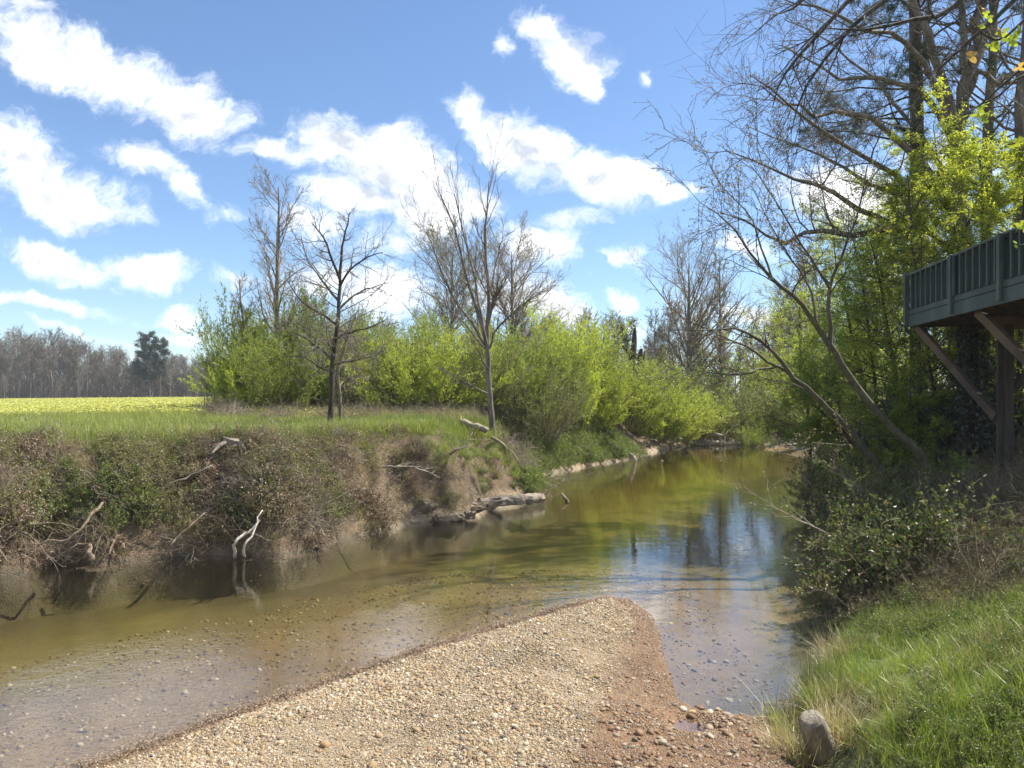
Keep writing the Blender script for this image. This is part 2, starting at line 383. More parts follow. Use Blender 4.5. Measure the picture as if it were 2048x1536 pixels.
def terrain(x, y, full=False):
    x = np.asarray(x, float); y = np.asarray(y, float)
    wob = fbm(x, y, .8, 5, 3)*.10
    dL, dF, dR, dB = [segdist(x, y, s) for s in (SH_LEFT, SH_FAR, SH_RIGHT+FOOT, SH_BAR)]
    ins = inside(x, y)
    # left bank: steep, lumpy, 1.9 m high, falling to 1.3 m up the creek
    bw = np.interp(x, [-12, -5, -2, 0, 2, 5, 9], [1.5, 1.7, 2.0, 3.6, 3.2, 3.0, 3.0])
    top = np.interp(x, [-12, -2, 1, 5, 9], [1.9, 1.9, 1.8, 1.35, 1.2])
    t = np.clip(dL/bw, 0, 1); lump = fbm(x, y, 1.3, 11, 4)+.35*fbm(x, y, .5, 12, 3)
    hl = top*(1-(1-t)**2.1)+lump*.62*np.sin(np.pi*np.clip(t*1.05, 0, 1))
    shelf = np.exp(-((x+1.5)/1.6)**2)
    hl = hl*(1-shelf*.35*np.exp(-((dL-.25)/.35)**2))
    hl = hl+np.clip(dL-bw, 0, 1)*0.03*fbm(x, y, 3, 3, 2)
    hf = .22*(1-np.exp(-dF/.8))+1.3*sm(2, 7, dF)+fbm(x, y, .6, 9, 3)*.06
    hr = .20*(1-np.exp(-dR/.3))+.38*np.clip(dR, 0, 3.2)+.12*sm(8.5, 10, y)*np.clip(dR*3, 0, 1)+sm(3.4, 1.4, y)*1.1+.28*np.clip(dR-3.2, 0, 14)+lump*.10
    hb = .24*(1-np.exp(-dB/.9))+1.25*sm(3.2, 1.4, y)*np.clip(dB/2, 0, 1)+fbm(x, y, .5, 17, 3)*.03*np.clip(dB*2, 0, 1)
    W = [1/(d+.06)**3.5 for d in (dL, dF, dR, dB)]
    nb = sm(7.7, 6.6, y); W[2] = W[2]*(1-nb*(1-1e-4-sm(2.05, 2.3, x))); W[3] = W[3]*(1-nb*(1-1e-3-sm(2.45, 2.15, x))); S = sum(W)
    h = (W[0]*hl+W[1]*hf+W[2]*hr+W[3]*hb)/S
    dep = np.minimum.reduce([dL*1.9, dF*.25, dR*.22+.02, dB*.105+fbm(x, y, 1.2, 23, 3)*.05*np.clip(dB, 0, 1), np.full(x.shape, .62)])
    tongue = sm(6.6, 8.5, y+np.clip(1.5-x, 0, 9)*3)
    dep = np.minimum(dep, .05+.9*tongue)
    h = np.where(ins, -np.maximum(dep, 0), h)
    px_, py_ = wat(1372, 1462); h = h-.13*np.exp(-(((x-px_)/.20)**2+((y-py_)/.22)**2))*(~ins)
    if full: return h, ins, dL, dF, dR, dB, [a/S for a in W]
    return h
def ground_z(x, y):
    a = terrain(np.atleast_1d(np.float64(x)), np.atleast_1d(np.float64(y))); return float(a[0])
def lines(fine0, fine1, st, lo, hi, g=1.22):
    a = list(np.arange(fine0, fine1, st)); s = st
    while a[-1] < hi: s *= g; a.append(a[-1]+s)
    s = st; b = [a[0]]
    while b[-1] > lo: s *= g; b.append(b[-1]-s)
    return np.array(b[::-1][:-1]+a)
gx = lines(-12, 10, .095, -1500, 1500); gy1 = lines(3.6, 21, .085, -300, 21.0, 1.25)
gy = np.concatenate([gy1[gy1 < 21], np.arange(21, 46, .3)]); s_ = .3; l_ = list(gy)
while l_[-1] < 2200: s_ *= 1.2; l_.append(l_[-1]+s_)
gy = np.array(l_)
GX, GY = np.meshgrid(gx, gy); shp = GX.shape
H, INS, dL, dF, dR, dB, WT = terrain(GX.ravel(), GY.ravel(), True)
X_, Y_ = GX.ravel(), GY.ravel()
H = H+np.where(~INS, fbm(X_, Y_, .25, 31, 2)*.005, fbm(X_, Y_, .3, 33, 2)*.012)*np.clip(np.minimum.reduce([dL, dF, dR, dB])*4, 0, 1)
# real colours of what lies there: gravel, wet sand, silt, soil, turf, leaf litter, crop
def C(*c): return np.array(c)[None]
n1 = fbm(X_, Y_, .9, 41, 4)[:, None]; n2 = fbm(X_, Y_, .28, 47, 3)[:, None]
soil = C(.13, .095, .06)*(1+.5*n2); turf = C(.12, .17, .035)*(1+.35*n1); crop = C(.34, .34, .045)*(1+.2*n1)
dist = Y_[:, None]
lawn = turf*(1-sm(24, 60, dist))+crop*sm(24, 60, dist)
tb = np.clip(dL/np.interp(X_, [-12, -5, -2, 0, 2, 5, 9], [1.5, 1.7, 2.0, 3.6, 3.2, 3.0, 3.0]), 0, 3)[:, None]
cl = soil*(1-sm(.75, 1.1, tb+n1*.3))+lawn*sm(.75, 1.1, tb+n1*.3)
pale = C(.30, .24, .16)*(1+.3*n2)
pm = (sm(.5, .05, dL)*sm(-3.4, -2.2, X_)*(1-.0*X_))[:, None]; cl = cl*(1-pm*.8)+pale*pm*.8
cf = C(.46, .41, .34)*(1+.3*n2); cf = cf*(1-sm(1.5, 3, dF)[:, None])+soil*sm(1.5, 3, dF)[:, None]
gm = sm(9.3, 7.4, Y_+n1[:, 0]*1.2)[:, None]
cr = (C(.13, .085, .052)*(1+.4*n2))*(1-gm)+C(.10, .105, .04)*(1+.4*n2)*gm
cbd = C(.22, .175, .12)*(1+.12*n2); wet = C(.155, .088, .044)*(1+.2*n2)
redline = sm(-.25, .3, X_-(.57+.29*(Y_-5.39))+n1[:, 0]*.25)
ww = np.clip(sm(.34, .16, dB+n2[:, 0]*.16+n1[:, 0]*.12)+redline, 0, 1)[:, None]
cb = cbd*(1-ww)+wet*ww
land = WT[0][:, None]*cl+WT[1][:, None]*cf+WT[2][:, None]*cr+WT[3][:, None]*cb
dep = np.clip(-H, 0, 1)[:, None]
bed = C(.135, .086, .029)*(1+.22*n2+.15*n1); deep = C(.13, .108, .042)*(1+.2*n1)
tgrav = sm(.14, .40, dep); bedc = bed*(1-tgrav)+deep*tgrav
silt = C(.07, .06, .035); sl = np.maximum(sm(2.3, .2, dL+n1[:, 0]*.8), sm(.9, .3, dR))[:, None]; bedc = bedc*(1-sl)+silt*sl
colr = np.where(INS[:, None], bedc, land)
colr = np.clip(colr, .01, .9)
me = bpy.data.meshes.new('ground'); nv = len(X_)
me.vertices.add(nv); me.vertices.foreach_set('co', np.stack([X_, Y_, H], 1).ravel().astype(np.float32))
ii = np.arange(nv).reshape(shp); Q = np.stack([ii[:-1, :-1], ii[:-1, 1:], ii[1:, 1:], ii[1:, :-1]], -1).reshape(-1, 4)
me.loops.add(Q.size); me.loops.foreach_set('vertex_index', Q.ravel().astype(np.int32)); me.polygons.add(len(Q))
me.polygons.foreach_set('loop_start', (np.arange(len(Q))*4).astype(np.int32)); me.polygons.foreach_set('use_smooth', np.ones(len(Q), bool))
a = me.attributes.new('soil', 'FLOAT_COLOR', 'POINT'); a.data.foreach_set('color', np.concatenate([colr, np.ones((nv, 1))], 1).ravel().astype(np.float32))
wetv = np.where(INS, 1.0, np.clip(ww[:, 0]*WT[3]+sm(.12, .0, H), 0, 1))
a = me.attributes.new('wet', 'FLOAT', 'POINT'); a.data.foreach_set('value', wetv.astype(np.float32))
me.update(calc_edges=True)
m, t, o = mat('ground')
co = t.add('ShaderNodeTexCoord').outputs['Object']
base = t.add('ShaderNodeAttribute', attribute_name='soil').outputs['Color']
wetn = t.add('ShaderNodeAttribute', attribute_name='wet').outputs['Fac']
vor = t.add('ShaderNodeTexVoronoi', {'Vector': co, 'Scale': 42.0}); vc = t.add('ShaderNodeSeparateXYZ', {0: vor.outputs['Color']}).outputs[0]
vor2 = t.add('ShaderNodeTexVoronoi', {'Vector': co, 'Scale': 17.0}); vc2 = t.add('ShaderNodeSeparateXYZ', {0: vor2.outputs['Color']}).outputs[1]
g1 = t.noise(co, 60, 5, .7)
k = t.math('ADD', t.math('MULTIPLY', vc, .55), t.math('ADD', t.math('MULTIPLY', vc2, .35), t.math('MULTIPLY', g1, .9)))
k = t.math('ADD', t.math('MULTIPLY', t.math('SUBTRACT', k, .9), t.math('SUBTRACT', 1.0, t.math('MULTIPLY', wetn, .45))), 1.0)
c = t.vm('MULTIPLY', base, t.add('ShaderNodeCombineXYZ', {0: k, 1: k, 2: k}).outputs[0]).outputs[0]
hgt = t.math('ADD', t.math('MULTIPLY', vor.outputs['Distance'], -1.0), t.math('MULTIPLY', g1, .8))
b = t.add('ShaderNodeBump', {'Strength': .7, 'Distance': .012, 'Height': hgt})
rg = t.math('SUBTRACT', .95, t.math('MULTIPLY', wetn, .35))
p = t.add('ShaderNodeBsdfPrincipled', {'Base Color': c, 'Roughness': rg, 'Specular IOR Level': .3, 'Normal': b.outputs[0]})
t.l.new(p.outputs[0], o.inputs[0]); me.materials.append(m)
ground = bpy.data.objects.new('ground', me); COL.objects.link(ground); tag(ground, kind='structure')

# ------------------------------------------------------------------ water: a closed body of slightly cloudy green water with ripples on top
m, t, o = mat('creek_water')
co = t.add('ShaderNodeTexCoord').outputs['Object']
r1 = t.noise(t.vm('MULTIPLY', co, (1, 1.5, 1)).outputs[0], 2.6, 3, .5)
r2 = t.noise(t.vm('MULTIPLY', co, (1, 1.35, 1)).outputs[0], 13, 3, .55)
sy = t.add('ShaderNodeSeparateXYZ', {0: co})
rif = t.math('MULTIPLY', t.mr(t.noise(co, .45, 3, .5), .38, .62, .25, 1.0), t.mr(sy.outputs[0], 2.2, -1.0, .18, 1.0))
hh = t.math('ADD', t.math('MULTIPLY', r1, .40), t.math('MULTIPLY', t.math('MULTIPLY', r2, rif), .42))
b = t.add('ShaderNodeBump', {'Strength': 1.0, 'Distance': .009, 'Height': hh})
IOR = 1.8
bf_ = t.add('ShaderNodeNewGeometry').outputs['Backfacing']                 # same reflectance from both sides of the surface
fr = t.add('ShaderNodeFresnel', {'IOR': t.math('ADD', IOR, t.math('MULTIPLY', bf_, 1/IOR-IOR)), 'Normal': b.outputs[0]})
gl = t.add('ShaderNodeBsdfGlossy', {'Color': (1, 1, 1, 1), 'Roughness': .015, 'Normal': b.outputs[0]})
tr = t.add('ShaderNodeBsdfTransparent', {'Color': (1, 1, 1, 1)})
mx = t.add('ShaderNodeMixShader', {0: fr.outputs[0], 1: tr.outputs[0], 2: gl.outputs[0]})
ab = t.add('ShaderNodeVolumeAbsorption', {'Color': (.78, .72, .36, 1), 'Density': .42})
t.l.new(mx.outputs[0], o.inputs[0]); t.l.new(ab.outputs[0], o.inputs['Volume'])
wb = MB(); x0, x1, y0, y1, zb = -60, 13, -3, 44, -1.6
wb.raw([(x0,y0,0),(x1,y0,0),(x1,y1,0),(x0,y1,0),(x0,y0,zb),(x1,y0,zb),(x1,y1,zb),(x0,y1,zb)],
       [(0,1,2,3),(7,6,5,4),(0,4,5,1),(1,5,6,2),(2,6,7,3),(3,7,4,0)])
water = wb.build('water', m); tag(water, kind='structure')

# ------------------------------------------------------------------ air: one even, thin haze round the whole place
x0, x1, y0, y1 = gx.min()-60, gx.max()+60, gy.min()-60, gy.max()+60; z0, z1 = float(H.min())-3.0, max(30.0, float(H.max())+2)
hb = MB(); hb.raw([(x0,y0,z1),(x1,y0,z1),(x1,y1,z1),(x0,y1,z1),(x0,y0,z0),(x1,y0,z0),(x1,y1,z0),(x0,y1,z0)], [(0,1,2,3),(7,6,5,4),(0,4,5,1),(1,5,6,2),(2,6,7,3),(3,7,4,0)])
m, t, o = mat('haze'); pv = t.add('ShaderNodeVolumePrincipled', {'Color': (.78, .86, 1, 1), 'Density': .0004}); t.l.new(pv.outputs[0], o.inputs['Volume'])
haze = hb.build('haze', m); tag(haze, kind='stuff')
# ------------------------------------------------------------------ scattering by geometry nodes (only for uncountable cover)
def scatter(name, templates, P, rot, scl, idx, parent=None, kind='stuff', label=None, cat=None):
    me = bpy.data.meshes.new(name); n = len(P); me.vertices.add(n)
    me.vertices.foreach_set('co', np.asarray(P, np.float32).ravel())
    a = me.attributes.new('rot', 'FLOAT_VECTOR', 'POINT'); a.data.foreach_set('vector', np.asarray(rot, np.float32).ravel())
    a = me.attributes.new('scl', 'FLOAT_VECTOR', 'POINT'); a.data.foreach_set('vector', np.asarray(scl, np.float32).ravel())
    a = me.attributes.new('idx', 'INT', 'POINT'); a.data.foreach_set('value', np.asarray(idx, np.int32).ravel())
    o = bpy.data.objects.new(name, me); COL.objects.link(o)
    if parent: o.parent = parent
    tag(o, label, cat, None, kind)
    g = bpy.data.node_groups.new(name, 'GeometryNodeTree')
    g.interface.new_socket('Geometry', in_out='INPUT', socket_type='NodeSocketGeometry')
    g.interface.new_socket('Geometry', in_out='OUTPUT', socket_type='NodeSocketGeometry')
    N = NT(g); gi = N.add('NodeGroupInput'); go = N.add('NodeGroupOutput')
    j = N.add('GeometryNodeJoinGeometry')
    for tm in reversed(templates):
        # joined in reverse so that the pick order is the list order
        oi = N.add('GeometryNodeObjectInfo'); oi.inputs['Object'].default_value = tm; oi.inputs['As Instance'].default_value = True
        N.l.new(oi.outputs['Geometry'], j.inputs[0])
    def at_(nm, ty):
        q = N.add('GeometryNodeInputNamedAttribute', data_type=ty); q.inputs['Name'].default_value = nm; return q.outputs[0]
    ip = N.add('GeometryNodeInstanceOnPoints'); N.l.new(gi.outputs[0], ip.inputs['Points']); N.l.new(j.outputs[0], ip.inputs['Instance'])
    ip.inputs['Pick Instance'].default_value = True
    N.l.new(at_('idx', 'INT'), ip.inputs['Instance Index']); N.l.new(at_('rot', 'FLOAT_VECTOR'), ip.inputs['Rotation']); N.l.new(at_('scl', 'FLOAT_VECTOR'), ip.inputs['Scale'])
    N.l.new(ip.outputs[0], go.inputs[0])
    md = o.modifiers.new('scatter', 'NODES'); md.node_group = g
    return o
def template(mb, name, mats, smooth=False):
    return bpy.data.objects.new(name, mb.mesh(name, mats, smooth))     # never linked to the scene: only the scatters use it
def put(name, temps, x, y, rng, s=(.7, 1.3), tilt=.15, dz=0.0, m=None, parent=None, face=None, zs=(1, 1), **k):
    x = np.asarray(x); y = np.asarray(y); n = len(x); z = terrain(x, y)+dz
    rot = np.stack([rng.normal(0, tilt, n), rng.normal(0, tilt, n), rng.uniform(0, 6.283, n)], 1)
    if face is not None: rot[:, :2] += face
    sc = rng.uniform(*s, n)[:, None]*np.ones((1, 3)); sc[:, 2] *= rng.uniform(*zs, n)
    if m is not None: sc *= m[:, None]
    return scatter(name, temps, np.stack([x, y, z], 1), rot, sc, rng.integers(0, len(temps), n), parent, **k)
def region(rng, n, x0, x1, y0, y1, fn):
    """n random places in a box thinned by probability fn(x, y, terrain data)"""
    x = rng.uniform(x0, x1, n); y = rng.uniform(y0, y1, n)
    h, ins, a, b, c, d, W = terrain(x, y, True)
    keep = rng.uniform(0, 1, n) < fn(x, y, h, ins, a, b, c, d, W)
    return x[keep], y[keep]
def blades(mb, rng, n, R, L, Wd, lean=.5, segs=3, mi=0, droop=.6, inner=.0):
    a = rng.uniform(0, 6.283, n); r = R*np.sqrt(rng.uniform(inner, 1, n)); base = np.stack([r*np.cos(a), r*np.sin(a), np.full(n, -.02)], 1)
    l = rng.uniform(*L, n); az = a+rng.normal(0, .9, n); le = np.abs(rng.normal(0, lean, n))+.05
    d = np.stack([np.cos(az)*np.sin(le), np.sin(az)*np.sin(le), np.cos(le)], 1)
    side = np.stack([-np.sin(az), np.cos(az), 0*az], 1)+rng.normal(0, .3, (n, 3))
    wd = rng.uniform(*Wd, n)[:, None]; pts = [base]; p = base
    for k in range(segs):
        p = p+d*(l/segs)[:, None]; pts.append(p); d = d+np.array([0, 0, -droop/segs])*rng.uniform(.3, 1.6, (n, 1)); d /= np.linalg.norm(d, axis=1, keepdims=True)
    V = []; 
    for k, p in enumerate(pts):
        ww = wd*(1-k/(segs))*.9+wd*.1; V += [p-side*ww/2, p+side*ww/2]
    V = np.stack(V, 1); i0 = np.arange(n)[:, None]*(2*(segs+1))
    Q = np.concatenate([np.concatenate([i0+2*k, i0+2*k+1, i0+2*k+3, i0+2*k+2], 1) for k in range(segs)])
    mb.raw(V.reshape(-1, 3), Q, None, np.repeat(rng.uniform(0, 1, n), 2*(segs+1)), mi)

# ------------------------------------------------------------------ trees
def tree(name, label, cat, base, trunk, tr, limbs, rng, levels, bark, twigm, sides=(8, 5, 4, 3), leaf=None, group=None, link=True, trunk_auto=None, bud=None, limb_auto=None):
    """trunk, limbs: polylines in metres (world); tr = (r at base, r at tip); limbs = [(pts, r0, r1)]
       levels = list of grow() keyword dicts; leaf = (material, per twig, length, width, flat, jitter)"""
    base = np.asarray(base, float)
    P = spline(trunk, 14)-base; R = np.linspace(1, 0, 14)**.8*(tr[0]-tr[1])+tr[1]; R[0] *= 1.35; R[1] *= 1.08
    P[1:-1] += rng.normal(size=(12, 3))*tr[0]*.10
    root = empty(name, base, label, cat, group)
    tb = MB(); tb.tubes(P, R, 10, rough=.05, rng=rng)
    LP, LR = [], []
    for pts, r0, r1 in limbs:
        q = spline(pts, 10)-base; LP.append(q); LR.append(np.linspace(r0, r1, 10))
    cr = MB()
    if LP:
        LP = np.array(LP); LR = np.array(LR); LP[:, 1:-1] += rng.normal(size=LP[:, 1:-1].shape)*LR[:, 1:-1, None]*.5; tb.tubes(LP, LR, 7, rough=.05, rng=rng)
    cur = None
    if trunk_auto:
        cur = grow(rng, P, R, **trunk_auto)
        cr.tubes(*cur, sides[1])
    if len(LP):
        lv = dict(levels[0]); 
        g = grow(rng, LP, LR, **(limb_auto or lv)); cr.tubes(*g, sides[1])
        if cur is None: cur = g
        else: cur2 = g
    pool = [cur]
    if len(LP) and trunk_auto: pool.append(cur2)
    last = []
    for q in pool:
        p, r = q
        for k, lv in enumerate(levels[1:]):
            p, r = grow(rng, p, r, **lv); cr.tubes(p, r, sides[min(k+2, len(sides)-1)], var=rng.uniform(0, 1, len(p)))
        last.append(p)
    tb.build('trunk', M[bark], root, True)
    cr.build('branches', M[twigm], root, True)
    if leaf:
        lb = MB()
        for p in last:
            C_, d_ = along(rng, p, leaf[1], leaf[5]); n = len(C_)
            dd = d_+rng.normal(size=d_.shape)*.6; dd[:, 2] *= (1-leaf[4]*.6)
            lb.leaves(C_, dd, leaf[2]*rng.uniform(.6, 1.3, n), leaf[3]*rng.uniform(.7, 1.2, n), rng, flat=leaf[4])
        lb.build('foliage' if leaf[0] != 'leaf_bud' else 'buds', M[leaf[0]], root)
    return root
def px(pts, Y):
    """pixel polyline -> metres; Y number or list"""
    Ys = Y if isinstance(Y, (list, tuple)) else [Y]*len(pts)
    if len(Ys) == 2 and len(pts) != 2: Ys = np.linspace(Ys[0], Ys[1], len(pts))
    return [at(a, b, y) for (a, b), y in zip(pts, Ys)]
def rooted(x, y, pts):
    """start a polyline on the ground at x, y"""
    return [np.array([x, y, ground_z(x, y)-.08])]+list(pts)
R_ = np.random.default_rng

# the small dark tree on top of the left bank
def tree_small():
    r = R_(101); Y = 18.0; x = (661-1024)/F*Y
    tk = rooted(x, Y, px([(662,800),(666,720),(676,640),(680,560),(684,500)], Y))
    limbs = [(px([(680,560),(660,505),(640,465),(622,445)], [Y,Y-.3,Y-.6,Y-.8]), .035, .008), (px([(684,505),(690,470),(697,440),(699,425)], Y), .03, .007),
             (px([(676,600),(645,560),(615,520),(602,470)], [Y,Y+.3,Y+.7,Y+.9]), .035, .008), (px([(681,570),(700,540),(735,515),(765,505)], [Y,Y-.4,Y-.7,Y-1]), .032, .008),
             (px([(676,620),(710,590),(745,575),(775,565)], [Y,Y+.3,Y+.5,Y+.7]), .03, .007), (px([(674,650),(640,625),(600,600),(575,560)], [Y,Y-.5,Y-.9,Y-1.2]), .034, .008),
             (px([(672,680),(700,665),(740,655),(770,640)], [Y,Y-.4,Y-.8,Y-1]), .03, .007), (px([(668,720),(630,690),(590,665),(540,655)], [Y,Y+.3,Y+.5,Y+.7]), .034, .007),
             (px([(667,730),(705,720),(735,715),(765,700)], [Y,Y+.4,Y+.6,Y+.7]), .028, .006), (px([(666,745),(640,735),(610,715),(580,712)], [Y,Y-.5,Y-.8,Y-1]), .026, .006),
             (px([(672,690),(655,680),(640,700),(625,690)], [Y,Y-.7,Y-1.2,Y-1.6]), .026, .006), (px([(676,660),(690,665),(700,690),(705,700)], [Y,Y+.7,Y+1.2,Y+1.6]), .026, .006)]
    tree('bare_tree', 'small dark leafless tree with wide level branches, alone on the grassy bank top', 'tree', tk[0], tk, (.072, .026), limbs, r,
         [dict(n=9, t=(.15,.98), ang=(30,65), ln=(.25,.55), rr=.62, K=5, up=.02, wob=.16, minr=.006, shape=.4),
          dict(n=5, t=(.15,1), ang=(25,60), ln=(.3,.65), rr=.6, K=4, up=.03, wob=.2, minr=.0045),
          dict(n=4, t=(.2,1), ang=(25,60), ln=(.3,.6), rr=.7, K=3, up=.03, wob=.25, minr=.0032)], 'bark_dark', 'bark_grey',
         trunk_auto=dict(n=16, t=(.4,.98), ang=(50,80), ln=(.9,1.7), rr=.3, K=6, up=.03, wob=.14, minr=.009, absl=True))
    # thin second stem beside it
    x2 = (681-1024)/F*18.6; tk = rooted(x2, 18.6, px([(680,800),(676,740),(690,690),(700,640)], 18.6))
    tree('bare_sapling', 'thin leafless sapling close behind the small dark tree on the bank', 'tree', tk[0], tk, (.045, .008), [], R_(102),
         [{}, dict(n=7, t=(.15,1), ang=(25,60), ln=(.3,.6), rr=.6, K=4, up=.04, wob=.2, minr=.005), dict(n=6, t=(.2,1), ang=(25,60), ln=(.3,.6), rr=.7, K=3, up=.03, wob=.25, minr=.004)],
         'bark_grey', 'twig', trunk_auto=dict(n=22, t=(.25,.98), ang=(40,75), ln=(.5,1.2), rr=.4, K=5, up=.05, wob=.16, minr=.008, absl=True))
tree_small()
# forked tree in the middle with long whippy limbs fanning up to the left and a broken stub
def tree_mid():
    r = R_(110); Y = 21.0; x = (987-1024)/F*Y
    tk = rooted(x, Y, px([(982,820),(978,770),(976,720),(975,690)], Y))
    limbs = [(px([(975,690),(977,620),(975,540),(970,470),(974,420),(978,362)], [Y,Y,Y+.1,Y+.2,Y+.2,Y+.2]), .085, .010),
             (px([(975,695),(955,620),(935,560),(915,480),(895,420),(880,390)], [Y,Y-.3,Y-.6,Y-.9,Y-1.1,Y-1.2]), .075, .008),
             (px([(975,690),(960,610),(945,540),(925,460),(912,400),(908,385)], [Y,Y+.3,Y+.6,Y+.8,Y+1,Y+1.1]), .06, .007),
             (px([(974,695),(945,650),(905,590),(875,520),(860,480),(845,455)], [Y,Y-.5,Y-.8,Y-1,Y-1.2,Y-1.3]), .05, .006),
             (px([(973,700),(940,660),(900,620),(860,590),(835,575)], [Y,Y+.4,Y+.8,Y+1.2,Y+1.5]), .04, .006),
             (px([(976,700),(990,665),(1020,630),(1060,600),(1088,577)], [Y,Y-.3,Y-.5,Y-.7,Y-.8]), .045, .008),
             (px([(976,650),(985,620),(990,600),(991,596)], [Y,Y-.1,Y-.2,Y-.2]), .07, .055),
             (px([(977,600),(990,540),(1000,490),(1010,470)], [Y,Y+.4,Y+.6,Y+.8]), .035, .007),
             (px([(974,700),(960,670),(955,640),(950,560),(952,500)], [Y,Y+.3,Y+.5,Y+.7,Y+.9]), .035, .006),
             (px([(980,790),(950,775),(920,760),(880,740)], [Y,Y-.5,Y-.9,Y-1.2]), .028, .006),
             (px([(978,740),(960,710),(950,690),(920,640)], [Y,Y-.6,Y-.9,Y-1.2]), .03, .006)]
    t_ = tree('bare_tree', 'tall leafless forked tree with whippy limbs fanning up to the left and a broken stub', 'tree', tk[0], tk, (.088, .07), [(a_, b_*.8, c_) for a_, b_, c_ in limbs], r,
         [dict(n=13, t=(.25,.98), ang=(14,38), ln=(.16,.42), rr=.5, K=5, up=.08, wob=.10, minr=.006, shape=.2),
          dict(n=4, t=(.25,1), ang=(15,45), ln=(.3,.55), rr=.6, K=4, up=.06, wob=.12, minr=.0045),
          dict(n=3, t=(.3,1), ang=(15,45), ln=(.3,.6), rr=.7, K=3, up=.05, wob=.15, minr=.0035)], 'bark_grey', 'bark_grey')
    nb = MB(); p0 = at(991, 597, Y-.2)-tk[0]       # the tuft of shoots on the broken stub
    st = np.stack([p0, p0+np.array([.02, 0, .12])]); g = grow(r, st, np.array([.05, .05]), n=42, t=(0,1), ang=(5,80), ln=(.4,1.5), rr=.2, K=5, up=.12, wob=.09, minr=.007, absl=True)
    nb.tubes(*g, 3); g2 = grow(r, *g, n=3, t=(.3,1), ang=(20,50), ln=(.3,.5), rr=.6, K=3, up=.05, minr=.004); nb.tubes(*g2, 3)
    nb.build('stub_shoots', M['twig_red'], t_, True)
tree_mid()
# tall airy tree behind the left willow
def tree_tall(label, Y, xb, topy, spread, seed, lean=0, budm=None, h0=820, n=30, rr=.13, up=.06, bark='bark_grey', tw='twig', group=None, name='bare_tree', ang=(22, 50), lnf=1.0, wide=.32):
    r = R_(seed); x = (xb-1024)/F*Y
    pts = [(xb+lean*k/5+r.uniform(-3, 3), h0+(topy+6-h0)*k/5) for k in range(1, 6)]
    tk = rooted(x, Y, px(pts, Y)); Lm = (h0-topy)/F*Y*wide*lnf
    return tree(name, label, 'tree', tk[0], tk, (rr, .015), [], r,
         [{}, dict(n=8, t=(.15,1), ang=(20,50), ln=(.25,.5), rr=.6, K=5, up=up, wob=.14, minr=.0075, shape=.3),
          dict(n=5, t=(.2,1), ang=(20,50), ln=(.3,.6), rr=.6, K=4, up=up*.8, wob=.16, minr=.0055),
          dict(n=4, t=(.2,1), ang=(20,50), ln=(.35,.6), rr=.7, K=3, up=up*.6, wob=.18, minr=.0038)], bark, tw, leaf=budm, group=group,
         trunk_auto=dict(n=n, t=(.22,.98), ang=ang, ln=(Lm*.65, Lm*1.15), rr=.42, K=8, up=up, wob=.09, minr=.016, absl=True, shape=.5))
tree_tall('tall slender leafless tree rising out of the leftmost willow thicket', 27, 556, 368, 1, 120, n=26, up=.05)
tree_tall('leafless tree leaning out at the left rim of the leftmost willow thicket', 27.5, 500, 560, 1, 121, lean=-22, n=16, rr=.08, h0=800)
BUD = ('leaf_bud', 2, .04, .028, 0, .02)
BUDG = ('leaf_willow_dull', 2, .045, .03, 0, .03)
tree_tall('round crowned budding tree behind the forked tree, left of its stem', 36, 905, 490, 1, 122, budm=BUDG, n=46, rr=.15, ang=(30,60), wide=.52)
tree_tall('grey leafless tree behind the forked tree, right of its stem', 38, 1025, 497, 1, 123, budm=BUD, n=46, rr=.16, ang=(30,62), wide=.50)
tree_tall('large spreading budding tree beyond the end of the creek', 52, 1376, 520, 1, 124, budm=BUD, n=40, rr=.28, ang=(28,60), h0=850, wide=.62)
tree_tall('tall narrow dark stemmed tree beside the large spreading one beyond the creek', 50, 1441, 512, 1, 125, budm=BUD, n=40, rr=.17, ang=(35,65), h0=860, wide=.13)
# broken dead trunk standing above the shrubs
def snag():
    r = R_(130); Y = 41; xb = (1267-1024)/F*Y; base = np.array([xb, Y, ground_z(xb, Y)-.1])
    root = empty('dead_snag', base, 'dark broken dead trunk standing above the yellow green shrubs', 'dead tree')
    tb = MB(); P = spline(rooted(xb, Y, px([(1266,770),(1265,730),(1268,690),(1270,656)], Y)), 10)-base; tb.tubes(P, np.array([.30,.24,.21,.2,.19,.18,.17,.16,.14,.07]), 9, cap=True, rough=.14, rng=r)
    tb.build('trunk', M['bark_dark'], root)
    for pts, a, b in (([(1264,735),(1256,708),(1246,692),(1236,684)], .10, .04), ([(1270,770),(1278,740),(1280,712),(1283,698)], .19, .09), ([(1272,760),(1284,735),(1288,715),(1289,702)], .10, .03)):
        b_ = MB(); b_.tubes(spline(px(pts, Y), 7)-base, np.linspace(a, b, 7), 7, cap=True, rough=.16, rng=r); b_.build('broken_limb', M['bark_dark'], root)
snag()

